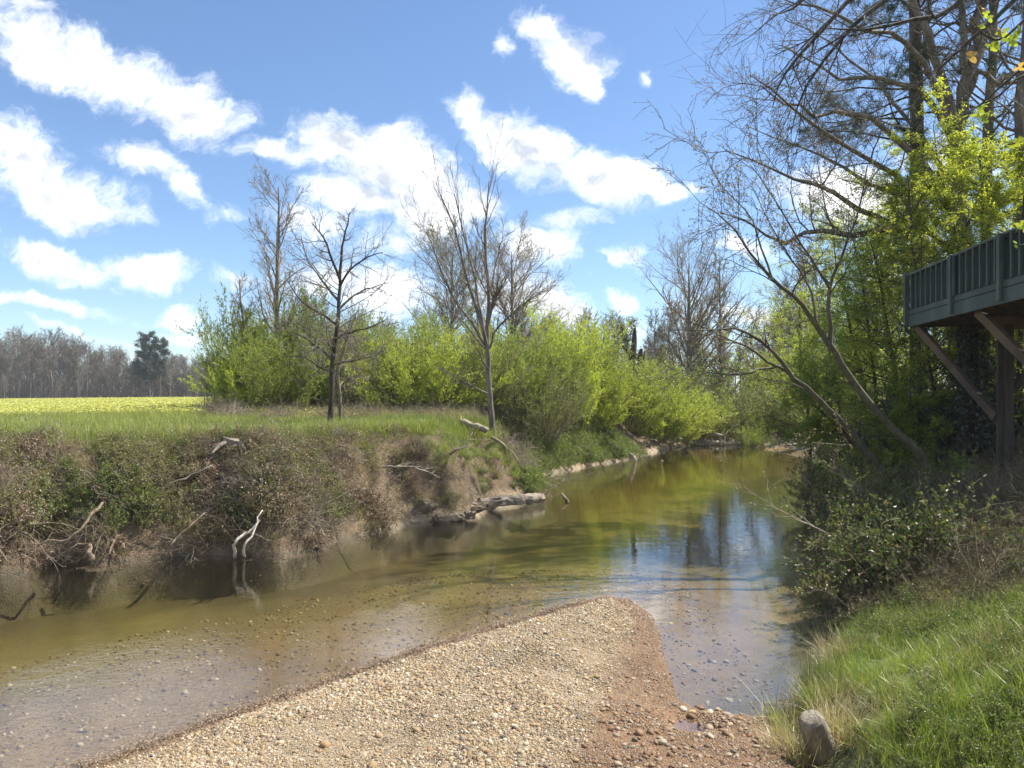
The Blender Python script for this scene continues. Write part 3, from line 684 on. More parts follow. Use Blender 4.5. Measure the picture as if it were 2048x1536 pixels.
# ------------------------------------------------------------------ willow thickets on the far bank
def shrub_meshes(seed, n0, H_, n1, n2, nl, lm, leafL=.085, leafW=.034, spread=(8, 50), up=.03, arch=0.0, tm='twig_willow'):
    r = R_(seed); a = r.uniform(0, 6.283, n0); rr = np.sqrt(r.uniform(0, 1, n0))*.9
    b = np.stack([rr*np.cos(a), rr*np.sin(a), np.full(n0, -.1)], 1)
    le = np.radians(r.uniform(*spread, n0))*np.clip(rr+.25, 0, 1); d = np.stack([np.cos(a)*np.sin(le), np.sin(a)*np.sin(le), np.cos(le)], 1)
    L = H_*r.uniform(.45, 1.0, n0)*(1-.15*rr); K = 8; P = np.zeros((n0, K, 3)); P[:, 0] = b
    for k in range(1, K):
        d = d+r.normal(size=d.shape)*.05+np.array([0, 0, up]); d /= np.linalg.norm(d, axis=1, keepdims=True); P[:, k] = P[:, k-1]+d*(L/(K-1))[:, None]
    R = np.linspace(.028, .006, K)[None]*r.uniform(.6, 1.2, (n0, 1))
    st = MB(); st.tubes(P, R, 5)
    p1, r1 = grow(r, P, R, n=n1, t=(.18, 1), ang=(18, 50), ln=(.18, .42), rr=.5, K=5, up=.08, wob=.09, minr=.004, shape=.35)
    st.tubes(p1, r1, 3)
    p2, r2 = grow(r, p1, r1, n=n2, t=(.1, 1), ang=(18, 45), ln=(.3, .6), rr=.6, K=3, up=.10, wob=.1, minr=.003)
    st.tubes(p2, r2, 3)
    lf = MB()
    for p, m_ in ((p2, nl), (p1, nl)):
        c, d = along(r, p, m_, .02); dd = d+r.normal(size=d.shape)*.55+np.array([0, 0, .25]); lf.leaves(c, dd, leafL*r.uniform(.5, 1.4, len(c)), leafW*r.uniform(.7, 1.3, len(c)), r, var=np.clip(np.repeat(r.uniform(0, 1, len(p)), m_)*.6+r.uniform(0, .4, len(c)), 0, 1))
    return st.mesh('stems', M[tm]), lf.mesh('foliage', M[lm])
VAR = [shrub_meshes(200, 52, 4.5, 14, 6, 9, 'leaf_willow'), shrub_meshes(201, 50, 4.2, 14, 6, 9, 'leaf_willow_bright', spread=(5, 60)), shrub_meshes(202, 52, 4.4, 14, 6, 4, 'leaf_willow_dull', tm='twig'),
       shrub_meshes(203, 44, 4.9, 14, 6, 9, 'leaf_willow_bright', spread=(2, 24), up=.05)]
SHR = [  # px of the middle, distance, variant, size (xy, z), label
 (528,27.5,0,(.74,.95),'bushy green willow at the left end of the thicket, over the field edge'),
 (482,27.5,0,(.50,.64),'small round willow bush at the very left end, against the field'),
 (560,28.0,0,(.92,1.16),'tallest dense green willow bush, around the foot of the tall slender tree'),
 (590,25.5,0,(.85,.80),'lower bright willow bush in front of the tallest one, left of the small dark tree'),
 (512,26.0,1,(.66,.62),'small light green willow bush low at the left front of the thicket'),
 (640,29.0,0,(.95,1.0),'green willow bush close behind the small dark tree'),
 (725,27.0,2,(.90,.80),'sparse grey brown bush just right of the small dark tree'),
 (775,30.0,0,(1.0,.98),'green willow bush in the middle of the thicket, left of the bright rounded one'),
 (845,26.0,1,(.98,.80),'bright rounded yellow green willow bush left of the forked tree'),
 (905,30.5,0,(1.0,.95),'green willow bush at the back, left behind the forked tree'),
 (955,27.5,2,(.85,.78),'dull olive bush directly behind the stem of the forked tree'),
 (1030,29.0,0,(.95,.98),'green willow bush just right of the forked tree'),
 (1075,27.5,2,(.80,.75),'low brown olive bush by the bank right of the forked tree'),
 (1130,31.5,3,(1.05,1.08),'upright bright willow with tall whip shoots above the bank slope'),
 (1165,35.0,3,(1.1,1.15),'upright light green willow behind the one with tall whips'),
 (1190,34.0,1,(1.05,.85),'yellow green willow bush over the bank, below the dead snag'),
 (1250,37.0,1,(1.15,.88),'rounded yellow green willow bush in front of the dead snag'),
 (1310,39.0,1,(1.1,.76),'bright yellow green willow bush second from the creek end'),
 (1368,41.8,1,(1.25,.82),'brightest willow bush, rightmost, overhanging the creek end'),
 (1225,40.0,2,(1.2,1.05),'dull bush behind the yellow green willows, at the foot of the snag'),
 (1090,33.0,0,(1.0,.95),'green willow bush far behind the upright whips'),
 (700,33.0,0,(1.0,.9),'green willow bush deep in the thicket behind the sparse grey one'),
 (1335,45.0,2,(1.2,1.05),'olive bush at the back near the creek end')]
r = R_(210)
for px_, Y, vi, (sx, sz), lab in SHR:
    x = (px_-1024)/F*Y; rt = empty('willow_shrub', (x, Y, ground_z(x, Y)), lab, 'shrub', 'willow shrubs in the thicket on the far bank', r.uniform(0, 6.28)); rt.scale = (sx, sx, sz)
    for nm, me_ in zip(('stems', 'foliage'), VAR[vi]):
        c = bpy.data.objects.new(nm, me_); COL.objects.link(c); c.parent = rt

# ------------------------------------------------------------------ woods far behind
def wood_tree(seed, H_, n1, n2, n3, wide, fork=False, minr=.022, leaf=None, tm='twig_far', conif=False):
    r = R_(seed); P = spline([(0,0,-.3),(r.normal()*.2, r.normal()*.2, H_*.35),(r.normal()*.4, r.normal()*.4, H_*.7),(r.normal()*.5, r.normal()*.5, H_)], 10)
    R = np.linspace(H_*.014, .03, 10); tb = MB(); tb.tubes(P, R, 5)
    p1, r1 = grow(r, P, R, n=n1, t=(.3, .98), ang=(25, 60) if not conif else (60, 95), ln=(wide*.6, wide*1.1), rr=.4, K=6, up=.07 if not conif else .0, wob=.10, minr=minr*1.4, shape=.45 if not conif else .7)
    br = MB(); br.tubes(p1, r1, 3)
    p2, r2 = grow(r, p1, r1, n=n2, t=(.15, 1), ang=(20, 50), ln=(.3, .5), rr=.6, K=4, up=.06, wob=.14, minr=minr*1.1); br.tubes(p2, r2, 3)
    p3, r3 = grow(r, p2, r2, n=n3, t=(.2, 1), ang=(20, 50), ln=(.4, .7), rr=.7, K=3, up=.05, wob=.15, minr=minr); br.tubes(p3, r3, 3, var=r.uniform(0, 1, len(p3)))
    L = [('trunk', tb.mesh('trunk', M['bark_grey'])), ('branches', br.mesh('branches', M[tm]))]
    if leaf:
        lb = MB(); c, d = along(r, p3, leaf[1], leaf[5]); lb.leaves(c, d+r.normal(size=d.shape)*.7, leaf[2]*r.uniform(.6, 1.3, len(c)), leaf[3], r); L.append(('foliage', lb.mesh('foliage', M[leaf[0]])))
    return L
WT_ = [wood_tree(300, 13, 26, 8, 6, .34), wood_tree(301, 14, 30, 8, 6, .26), wood_tree(302, 12, 24, 8, 6, .40), wood_tree(303, 9, 26, 7, 5, .30, minr=.018), wood_tree(306, 11, 28, 8, 6, .3, leaf=('leaf_willow_dull', 2, .22, .16, 0, .15))]
PINE = wood_tree(304, 13, 40, 7, 4, .26, conif=True, leaf=('needle', 9, .30, .09, 0, .16))
def place_wood(L, x, y, s, lab, grp, name, r, cat='tree', sink=0):
    rt = empty(name, (x, y, ground_z(x, y)-sink), lab, cat, grp, r.uniform(0, 6.28)); rt.scale = (s*r.uniform(.9, 1.15), s*r.uniform(.9, 1.15), s)
    for nm, me_ in L:
        c = bpy.data.objects.new(nm, me_); COL.objects.link(c); c.parent = rt
r = R_(310)
edge = lambda p: np.interp(p, [-150, 0, 100, 200, 270, 330, 420, 520], [676, 682, 686, 708, 724, 728, 727, 727])
for row in range(5):
    for k in range(26):
        p = -60+k*24+r.uniform(-9, 9); Y = 152+row*7+r.uniform(-2.5, 2.5); x = (p-1024)/F*Y
        hgt = (HOR-edge(p))/F*Y+EYE-1.9; L = WT_[[0, 1, 2, 0, 4, 1][r.integers(0, 6)]]; s = hgt/13.2*r.uniform(.78, 1.10)
        place_wood(L, x, Y, s, 'grey leafless tree in the wood across the yellow field', 'leafless trees of the far wood edge', 'wood_tree', r)
for p, s in ((8,.35),(120,.30),(160,.4),(224,.55),(262,.42),(277,.5),(305,.45),(342,.6),(375,.4),(395,.5),(410,.45)):
    Y = 146+r.uniform(-2, 2); place_wood(WT_[3], (p-1024)/F*Y, Y, s*1.5, 'small pale leafless tree standing out in front of the far wood', 'small pale trees before the far wood', 'wood_tree', r)
for p, Y, s, lab in ((300,147,1.0,'dark green pine, tallest of the evergreens in the far wood'), (322,148,.92,'dark green pine right beside the tallest one in the far wood'), (284,149,.82,'dark pine at the left of the evergreens in the far wood')):
    place_wood(PINE, (p-1024)/F*Y, Y, s, lab, None, 'pine_tree', r)
# understorey mass of the far wood
ub = MB(); rr_ = R_(311)
n = 2600; p = rr_.uniform(-90, 560, n); Y = rr_.uniform(151, 188, n); x = (p-1024)/F*Y
base = np.stack([x, Y, np.full(n, 1.85)], 1); P = np.stack([base, base+np.stack([rr_.normal(0, .5, n), rr_.normal(0, .5, n), rr_.uniform(2, 6, n)], 1)], 1)
g = grow(rr_, P, np.full((n, 2), .05), n=9, t=(.05,1), ang=(15,60), ln=(.3,.6), rr=.6, K=3, up=.08, minr=.03); ub.tubes(P, np.full((n, 2), .05), 3, var=rr_.uniform(0, 1, n)); ub.tubes(*g, 3, var=rr_.uniform(0, 1, len(g[0])))
tag(ub.build('wood_undergrowth', M['twig_far']), kind='stuff')
# woodland round the end of the creek and on the right
for k in range(95):
    Y = r.uniform(50, 92); p = r.uniform(1000, 1640) if k < 62 else r.uniform(1560, 2500); x = (p-1024)/F*Y
    if k < 8: p = r.uniform(700, 1150); x = (p-1024)/F*Y
    L = WT_[[1, 3, 4, 1, 0][r.integers(0, 5)]]; topy = r.uniform(590, 675) if p < 1560 else r.uniform(420, 640)
    if p < 1150: topy = r.uniform(620, 680)
    s = ((HOR-topy)/F*Y+1.4)/17.5
    place_wood(L, x, Y, s, 'slim leafless tree in the wood behind the creek end', 'slim trees of the wood behind the creek', 'wood_tree', r)
und = shrub_meshes(320, 40, 3.0, 10, 4, 2, 'leaf_willow_dull', spread=(5, 65), tm='twig_red', leafL=.09, leafW=.05)
und2 = shrub_meshes(321, 36, 3.2, 10, 4, 5, 'leaf_willow', spread=(5, 60), tm='twig', leafL=.09, leafW=.05)
GRP = 'brushy undergrowth bushes round the creek end'
for k, (p, Y, v, s) in enumerate([(1425,43,0,1.1),(1450,46,0,1.2),(1490,44,0,1.15),(1520,46,0,1.1),(1555,45,0,1.1),(1590,44,0,1.2),(1475,50,1,1.3),(1535,52,1,1.3),(1410,52,0,1.4),(1620,46,1,1.3),(1655,42,1,1.2),(1500,41.5,1,.6),(1690,40,0,1.2),(1380,48,0,1.3),(1600,55,1,1.6),(1700,52,1,1.8),(1780,48,1,1.8),(1340,52,1,1.4),(1300,55,0,1.5),(1250,60,0,1.6),(1200,62,1,1.7)]):
    x = (p-1024)/F*Y; rt = empty('undergrowth_bush', (x, Y, ground_z(x, Y)-.1), ['brown twiggy bush at the wood edge round the creek end', 'pale green bush in the wood round the creek end'][v], 'shrub', ['brown bushes round the creek end', 'pale green bushes round the creek end'][v], k*1.7); rt.scale = (s, s, s)
    for nm, me_ in zip(('stems', 'foliage'), (und, und2)[v]):
        c = bpy.data.objects.new(nm, me_); COL.objects.link(c); c.parent = rt
# ------------------------------------------------------------------ right bank: big trees
BUDS = ('leaf_bud', 3, .035, .022, 0, .01)
def big_trees():
    r = R_(400)
    # pine
    Y = 20.5; x = (1836-1024)/F*Y; z0 = ground_z(x, Y); base = np.array([x, Y, z0-.1])
    P = spline([base, at(1838, 640, Y), at(1836, 400, Y), at(1833, 180, Y), at(1829, 20, Y), at(1826, -160, Y), at(1824, -420, Y)], 16)-base; R = np.linspace(.25, .09, 16)
    root = empty('pine_tree', base, 'tall dark pine with a straight trunk and ragged needle tufts, behind the deck corner', 'tree')
    tb = MB(); tb.tubes(P, R, 12, rough=.05, rng=r); tb.build('trunk', M['bark_pine'], root, True)
    br = MB(); nl = MB()
    g = grow(r, P, R, n=44, t=(.36, .98), ang=(65, 100), ln=(1.2, 3.2), rr=.20, K=7, up=.02, wob=.12, minr=.02, absl=True); br.tubes(*g, 5)
    g2 = grow(r, *g, n=7, t=(.35, 1), ang=(25, 60), ln=(.2, .4), rr=.5, K=4, up=.05, wob=.15, minr=.008); br.tubes(*g2, 4)
    g3 = grow(r, *g2, n=4, t=(.4, 1), ang=(25, 60), ln=(.3, .6), rr=.6, K=3, up=.1, wob=.15, minr=.005); br.tubes(*g3, 3)
    p = g3[0]; n = 40; c = np.repeat(p[:, -1], n, 0)-np.repeat(p[:, -1]-p[:, -2], n, 0)*r.uniform(0, 1.5, (len(p)*n, 1)); d = np.repeat(p[:, -1]-p[:, -2], n, 0); d = d/(np.linalg.norm(d, axis=1, keepdims=True)+1e-9)*.7+r.normal(size=d.shape)*.7
    nl.leaves(c, d, .17, .012, r); br.build('branches', M['bark_dark'], root, True); nl.build('needles', M['needle'], root)
    # forked hardwood
    Y = 19.0; x = (1925-1024)/F*Y; tk = rooted(x, Y, px([(1922,600),(1918,450),(1914,330),(1913,262)], Y))
    L = []
    def lb(pts, a, b, Ys): L.append((px(pts, Ys), a, b))
    lb([(1913,270),(1925,180),(1948,100),(1962,30),(1975,-60),(1985,-200)], .17, .10, [Y, Y+.4])
    lb([(1912,270),(1905,200),(1875,120),(1848,55),(1815,-30),(1790,-140)], .13, .06, [Y, Y-.8])
    lb([(1910,300),(1888,215),(1862,150),(1850,90),(1856,0),(1850,-120)], .10, .05, [Y, Y+1.2])
    lb([(1935,150),(1925,60),(1920,0),(1910,-120)], .09, .05, [Y, Y+.5])
    lb([(1916,420),(1860,350),(1823,306),(1784,273),(1742,234),(1670,225),(1625,236),(1602,208),(1566,208),(1520,170)], .10, .012, [Y, Y-3])
    lb([(1918,520),(1860,460),(1820,404),(1797,352),(1745,321),(1677,283),(1628,254),(1589,221),(1540,176),(1500,150)], .09, .010, [Y, Y-4])
    lb([(1920,560),(1840,480),(1758,433),(1719,413),(1660,381),(1628,368),(1589,361),(1556,342),(1507,319),(1450,300)], .085, .009, [Y, Y-4.5])
    lb([(1920,580),(1860,490),(1784,470),(1725,469),(1677,459),(1625,462),(1595,472),(1556,493),(1527,462),(1491,440),(1440,425)], .10, .009, [Y, Y-4])
    lb([(1914,330),(1880,180),(1826,98),(1790,65),(1725,58),(1660,20),(1600,10),(1550,-10)], .085, .010, [Y, Y-3])
    lb([(1916,300),(1860,200),(1806,170),(1740,150),(1680,160),(1620,120),(1560,90)], .09, .010, [Y, Y-2])
    lb([(1918,390),(1880,330),(1830,260),(1770,180),(1700,120),(1640,70),(1570,40)], .08, .010, [Y, Y+2])
    lb([(1920,480),(1870,430),(1800,390),(1740,370),(1680,330),(1620,300),(1560,280),(1490,250)], .08, .008, [Y, Y+1])
    lb([(1930,200),(1960,150),(2000,170),(2050,160)], .08, .03, [Y, Y-1])
    tree('forked_tree', 'big budding hardwood forking above the deck, its bent bare limbs reaching left over the creek', 'tree', tk[0], tk, (.27, .20), L, r,
         [dict(n=10, t=(.3, 1), ang=(30, 75), ln=(.10, .24), rr=.36, K=6, up=.03, wob=.2, minr=.010, shape=.1),
          dict(n=7, t=(.1, 1), ang=(25, 65), ln=(.3, .6), rr=.55, K=5, up=.02, wob=.2, minr=.0065),
          dict(n=5, t=(.1, 1), ang=(25, 60), ln=(.35, .65), rr=.6, K=4, up=.03, wob=.2, minr=.0045)], 'bark_grey', 'bark_grey', leaf=BUDS)
    for (pxl, Y, rr, seed, lab) in (([(1975,560),(1973,400),(1975,300),(1980,200),(1985,100),(1990,-40),(1992,-200)], 20.5, .13, 402, 'slimmer grey trunk just right of the forked hardwood, rising out of the frame'),
                              ([(2040,560),(2042,430),(2040,300),(2046,150),(2056,0),(2060,-150)], 18, .15, 403, 'grey trunk at the right edge of the photo behind the deck rail')):
        x = (pxl[0][0]-1024)/F*Y; tk = rooted(x, Y, px(pxl, Y))
        tree('bare_tree', lab, 'tree', tk[0], tk, (rr*1.3, rr*.6), [], R_(seed), [{}, dict(n=6, t=(.2,1), ang=(25,60), ln=(.3,.55), rr=.5, K=5, up=.03, wob=.18, minr=.008),
             dict(n=5, t=(.2,1), ang=(25,60), ln=(.35,.6), rr=.6, K=4, up=.03, wob=.2, minr=.005)], 'bark_grey', 'bark_grey', leaf=BUDS,
             trunk_auto=dict(n=26, t=(.35,.99), ang=(35,75), ln=(1.2,3.0), rr=.25, K=7, up=.05, wob=.14, minr=.014, absl=True))
big_trees()
# leaning slender trees over the water
def leaning():
    r = R_(410); lv = [dict(n=9, t=(.3, 1), ang=(20, 50), ln=(.15, .4), rr=.4, K=6, up=.06, wob=.10, minr=.005, shape=.2),
          dict(n=5, t=(.2, 1), ang=(20, 50), ln=(.3, .6), rr=.6, K=4, up=.05, wob=.12, minr=.0035), dict(n=3, t=(.2, 1), ang=(20, 50), ln=(.35, .6), rr=.7, K=3, up=.04, wob=.15, minr=.0026)]
    Y = 12.6; x = (1885-1024)/F*Y
    tk = rooted(x, Y, px([(1846,920),(1790,862),(1735,800),(1690,740),(1658,688)], [12.5,12.4,12.3,12.2,12.1]))
    L = [(px([(1660,690),(1661,640),(1659,580),(1672,540),(1700,470),(1718,420),(1735,330)], [12.1,11.8]), .040, .010), (px([(1658,575),(1640,545),(1610,500),(1575,440),(1530,370),(1500,330)], [11.9,11.2]), .025, .005),
         (px([(1657,688),(1632,640),(1600,600),(1575,585),(1545,560),(1510,520),(1480,470),(1440,430),(1400,405)], [12.1,10.8]), .048, .005),
         (px([(1632,645),(1628,600),(1612,560),(1590,530),(1560,480),(1530,430),(1510,380)], [12,12.6]), .026, .005),
         (px([(1545,560),(1520,490),(1500,430),(1450,380),(1420,330)], [11.2,11.6]), .018, .004)]
    tree('leaning_tree', 'slender forked tree leaning far left over the water, right of its lower twin', 'tree', tk[0], tk, (.070, .052), L, r, lv, 'bark_olive', 'bark_dark', leaf=BUDS)
    Y = 13.4; x = (1800-1024)/F*Y
    tk = rooted(x, Y, px([(1765,950),(1725,893),(1690,850),(1650,812),(1610,772)], [13.3,13.2,13.1,13,12.9]))
    L = [(px([(1610,772),(1580,745),(1550,705),(1510,675),(1470,657),(1430,659),(1370,660)], [12.9,12]), .045, .007), (px([(1585,750),(1540,725),(1500,695),(1450,675),(1410,655),(1370,640)], [12.8,12.4]), .03, .005),
         (px([(1565,732),(1520,738),(1490,748),(1440,748),(1400,742),(1330,740)], [12.8,11.8]), .022, .004), (px([(1760,948),(1720,895),(1680,890),(1620,885)], [13.2,12]), .026, .008), (px([(1640,800),(1590,770),(1540,760),(1500,745)], [13,14]), .02, .004)]
    tree('leaning_tree', 'lower slender tree leaning left over the water with long level limbs', 'tree', tk[0], tk, (.066, .044), L, R_(411), lv, 'bark_olive', 'bark_dark', leaf=BUDS)
leaning()
# leafy young trees in layers of fresh green
def leafy(label, Y, base_px, pts, rr, seed, lm='leaf_fresh', n=34, reach=(1.2, 3.0), leafL=.050, nl=18, t0=.12, limbs=(), group=None, ang=(50, 85)):
    r = R_(seed); x = (base_px-1024)/F*Y; tk = rooted(x, Y, px(pts, Y))
    return tree('leafy_sapling', label, 'tree', tk[0], tk, (rr, .012), [(px(p, Y), a, b) for p, a, b in limbs], r,
        [{}, dict(n=8, t=(.12, 1), ang=(30, 60), ln=(.25, .5), rr=.5, K=5, up=.0, wob=.10, minr=.005, shape=.4),
         dict(n=5, t=(.1, 1), ang=(30, 60), ln=(.35, .6), rr=.6, K=4, up=-.01, wob=.10, minr=.003)], 'bark_dark', 'bark_dark',
        leaf=(lm, nl, leafL, leafL*.55, .8, .025), trunk_auto=dict(n=n, t=(t0, .99), ang=ang, ln=reach, rr=.35, K=8, up=.015, wob=.07, minr=.010, absl=True, shape=.35),
        limb_auto=dict(n=12, t=(.15, 1), ang=(35, 70), ln=(.2, .5), rr=.4, K=6, up=.0, wob=.1, minr=.007), group=group)
G = 'fresh green young trees on the right bank'
leafy('fresh green young tree where the right bank meets the far gravel bar', 24, 1690, [(1680,820),(1665,740),(1650,660)], .06, 420, reach=(1.6,3.4), n=34, group=G, t0=.35)
leafy('fresh green young tree behind the fork of the leaning trees', 22, 1740, [(1730,780),(1705,680),(1690,590),(1680,520)], .07, 421, reach=(1.4,3.2), n=44, group=G)
leafy('fresh green young tree left of the deck corner', 18.5, 1800, [(1795,780),(1775,660),(1760,560),(1740,480)], .07, 422, reach=(1.2,2.8), n=44, group=G)
leafy('low fresh green sapling overhanging the water below the leaning stems', 17.5, 1740, [(1700,880),(1650,830),(1600,790)], .05, 423, reach=(1.0,2.0), n=28, group=G, t0=.3)
leafy('green young tree behind the diagonal deck brace', 16.5, 1880, [(1880,840),(1860,740),(1850,640),(1845,560)], .06, 424, reach=(1.0,2.4), n=36, group=G)
leafy('pale green young tree far back left of the deck', 28, 1620, [(1615,800),(1600,700),(1600,600)], .08, 425, lm='leaf_yellow', reach=(1.6,3.6), n=44, group=G)
leafy('pale green tree behind the pine trunk', 26, 1780, [(1775,760),(1770,620),(1760,500),(1755,420)], .09, 426, lm='leaf_yellow', reach=(1.6,3.6), n=46, group=G)
leafy('low dark green sapling among the sticks of the right bank', 14.8, 1830, [(1815,920),(1790,860),(1760,800)], .04, 427, reach=(.8,1.8), n=26, group=G)
leafy('yellow green tree with a V of two stems behind the deck rail', 17.0, 1918, [(1917,700),(1917,560),(1914,492)], .075, 428, lm='leaf_yellow', reach=(1.0,2.4), n=30, nl=16, leafL=.052,
      limbs=[([(1914,495),(1900,430),(1882,370),(1872,300),(1866,250)], .04, .008), ([(1914,495),(1935,445),(1955,395),(1968,340),(1975,280)], .04, .008), ([(1914,500),(1860,470),(1810,440),(1780,430)], .03, .006), ([(1900,430),(1880,400),(1840,380),(1810,350)], .02, .006), ([(1940,440),(1980,420),(2010,380)], .02, .006)], group=G, t0=.3)
leafy('yellow green tree at the right edge behind the deck rail', 15.5, 2040, [(2040,700),(2042,560),(2048,440),(2046,330)], .06, 429, lm='leaf_yellow', reach=(1.0,2.4), n=44, group=G, leafL=.06)
leafy('yellow green crown between the pine and the hardwood', 22.5, 1870, [(1870,700),(1868,520),(1872,400),(1880,300)], .08, 430, lm='leaf_yellow', reach=(1.2,2.8), n=50, group=G, leafL=.06)
leafy('bright yellow green tree in front of the pine, left of the hook', 16.2, 1840, [(1838,700),(1832,560),(1822,440),(1815,350)], .055, 433, lm='leaf_yellow', reach=(1.0,2.3), n=28, nl=16, leafL=.05, group=G)
leafy('bright yellow green tree under the fork, just right of the V stems', 16.4, 1975, [(1972,700),(1970,560),(1965,420),(1960,310)], .055, 434, lm='leaf_yellow', reach=(.9,2.2), n=26, nl=16, leafL=.05, group=G)
leafy('pale green tree between the leaning stems and the pine', 20, 1760, [(1750,780),(1735,640),(1720,540),(1700,450)], .06, 435, lm='leaf_yellow', reach=(1.2,2.8), n=46, group=G)
leafy('green young tree behind the deck post', 17.5, 2010, [(2010,820),(2000,740),(2005,640),(2010,560)], .06, 431, reach=(1.0,2.6), n=40, group=G)
# ivy covered trunk
def ivy():
    r = R_(440); Y = 14.6; x = (1952-1024)/F*Y; base = np.array([x, Y, ground_z(x, Y)-.1]); root = empty('ivy_trunk', base, 'dark trunk thickly wrapped in ivy under the deck', 'tree')
    P = spline(px([(1952,985),(1950,880),(1946,760),(1942,640),(1938,560)], Y), 9)-base; P[0] = 0; R = np.linspace(.16, .10, 9); tb = MB(); tb.tubes(P, R, 9, rough=.1, rng=r); tb.build('trunk', M['bark_dark'], root, True)
    lb = MB(); n = 5200; t = r.uniform(0, 8, n)**1.0; i = np.minimum(t.astype(int), 7); f_ = (t-i)[:, None]; c = P[i]*(1-f_)+P[i+1]*f_; a = r.uniform(0, 6.28, n)
    wd = .16+.16*r.uniform(0, 1, n)**2+.16*fbm(a*2, t*1.0, 1.0, 3, 2); c = c+np.stack([np.cos(a)*wd, np.sin(a)*wd, r.normal(0, .1, n)], 1)
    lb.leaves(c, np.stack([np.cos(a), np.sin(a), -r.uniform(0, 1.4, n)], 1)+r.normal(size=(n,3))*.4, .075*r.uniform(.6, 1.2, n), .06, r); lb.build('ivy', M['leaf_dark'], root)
ivy()
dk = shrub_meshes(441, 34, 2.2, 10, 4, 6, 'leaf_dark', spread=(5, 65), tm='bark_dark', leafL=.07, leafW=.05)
ol = shrub_meshes(442, 34, 1.5, 9, 4, 4, 'leaf_olive', spread=(10, 75), tm='twig', leafL=.05, leafW=.03)
gr = shrub_meshes(443, 30, 1.6, 9, 4, 6, 'leaf_fresh', spread=(10, 75), tm='bark_dark', leafL=.05, leafW=.03)
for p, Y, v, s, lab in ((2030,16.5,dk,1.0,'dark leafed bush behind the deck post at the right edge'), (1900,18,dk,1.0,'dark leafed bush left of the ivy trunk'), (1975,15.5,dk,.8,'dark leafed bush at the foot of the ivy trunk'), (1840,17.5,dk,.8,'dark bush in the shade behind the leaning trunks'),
                        (2060,18.5,dk,1.3,'tall dark bush behind the deck at the right edge'), (1760,15.2,ol,1.0,'olive twiggy bush on the slope under the leaning trees'), (1700,16.5,ol,.9,'olive bush on the bank where the leaning stems cross the water'), (1722,19,ol,.9,'olive bush at the water further up the right bank'),
                        (1715,22,ol,1.0,'low bush at the upper end of the right bank'), (1850,12.6,ol,.8,'low twiggy bush between the leaning trunk and the post'), (1930,13.2,gr,.6,'small green bush by the foot of the deck brace'), (1790,11.6,gr,.6,'small green bush above the dark water edge'), (1740,12.6,ol,.8,'twiggy bush hanging over the dark pool edge'),
                        (1860,10.6,gr,.5,'low green bush in front of the shaded bank'), (1800,14,gr,.8,'green bush in the middle of the shaded slope'), (1705,26,gr,1.2,'green bush at the bend of the right bank'), (1765,18.5,gr,1.0,'green bush hanging over the right shore')):
    x = (p-1024)/F*Y; rt = empty('bank_bush', (x, Y, ground_z(x, Y)-.05), lab, 'shrub', 'bushes on the right bank', p*.7); rt.scale = (s, s, s)
    for nm, me_ in zip(('stems', 'foliage'), v): c = bpy.data.objects.new(nm, me_); COL.objects.link(c); c.parent = rt

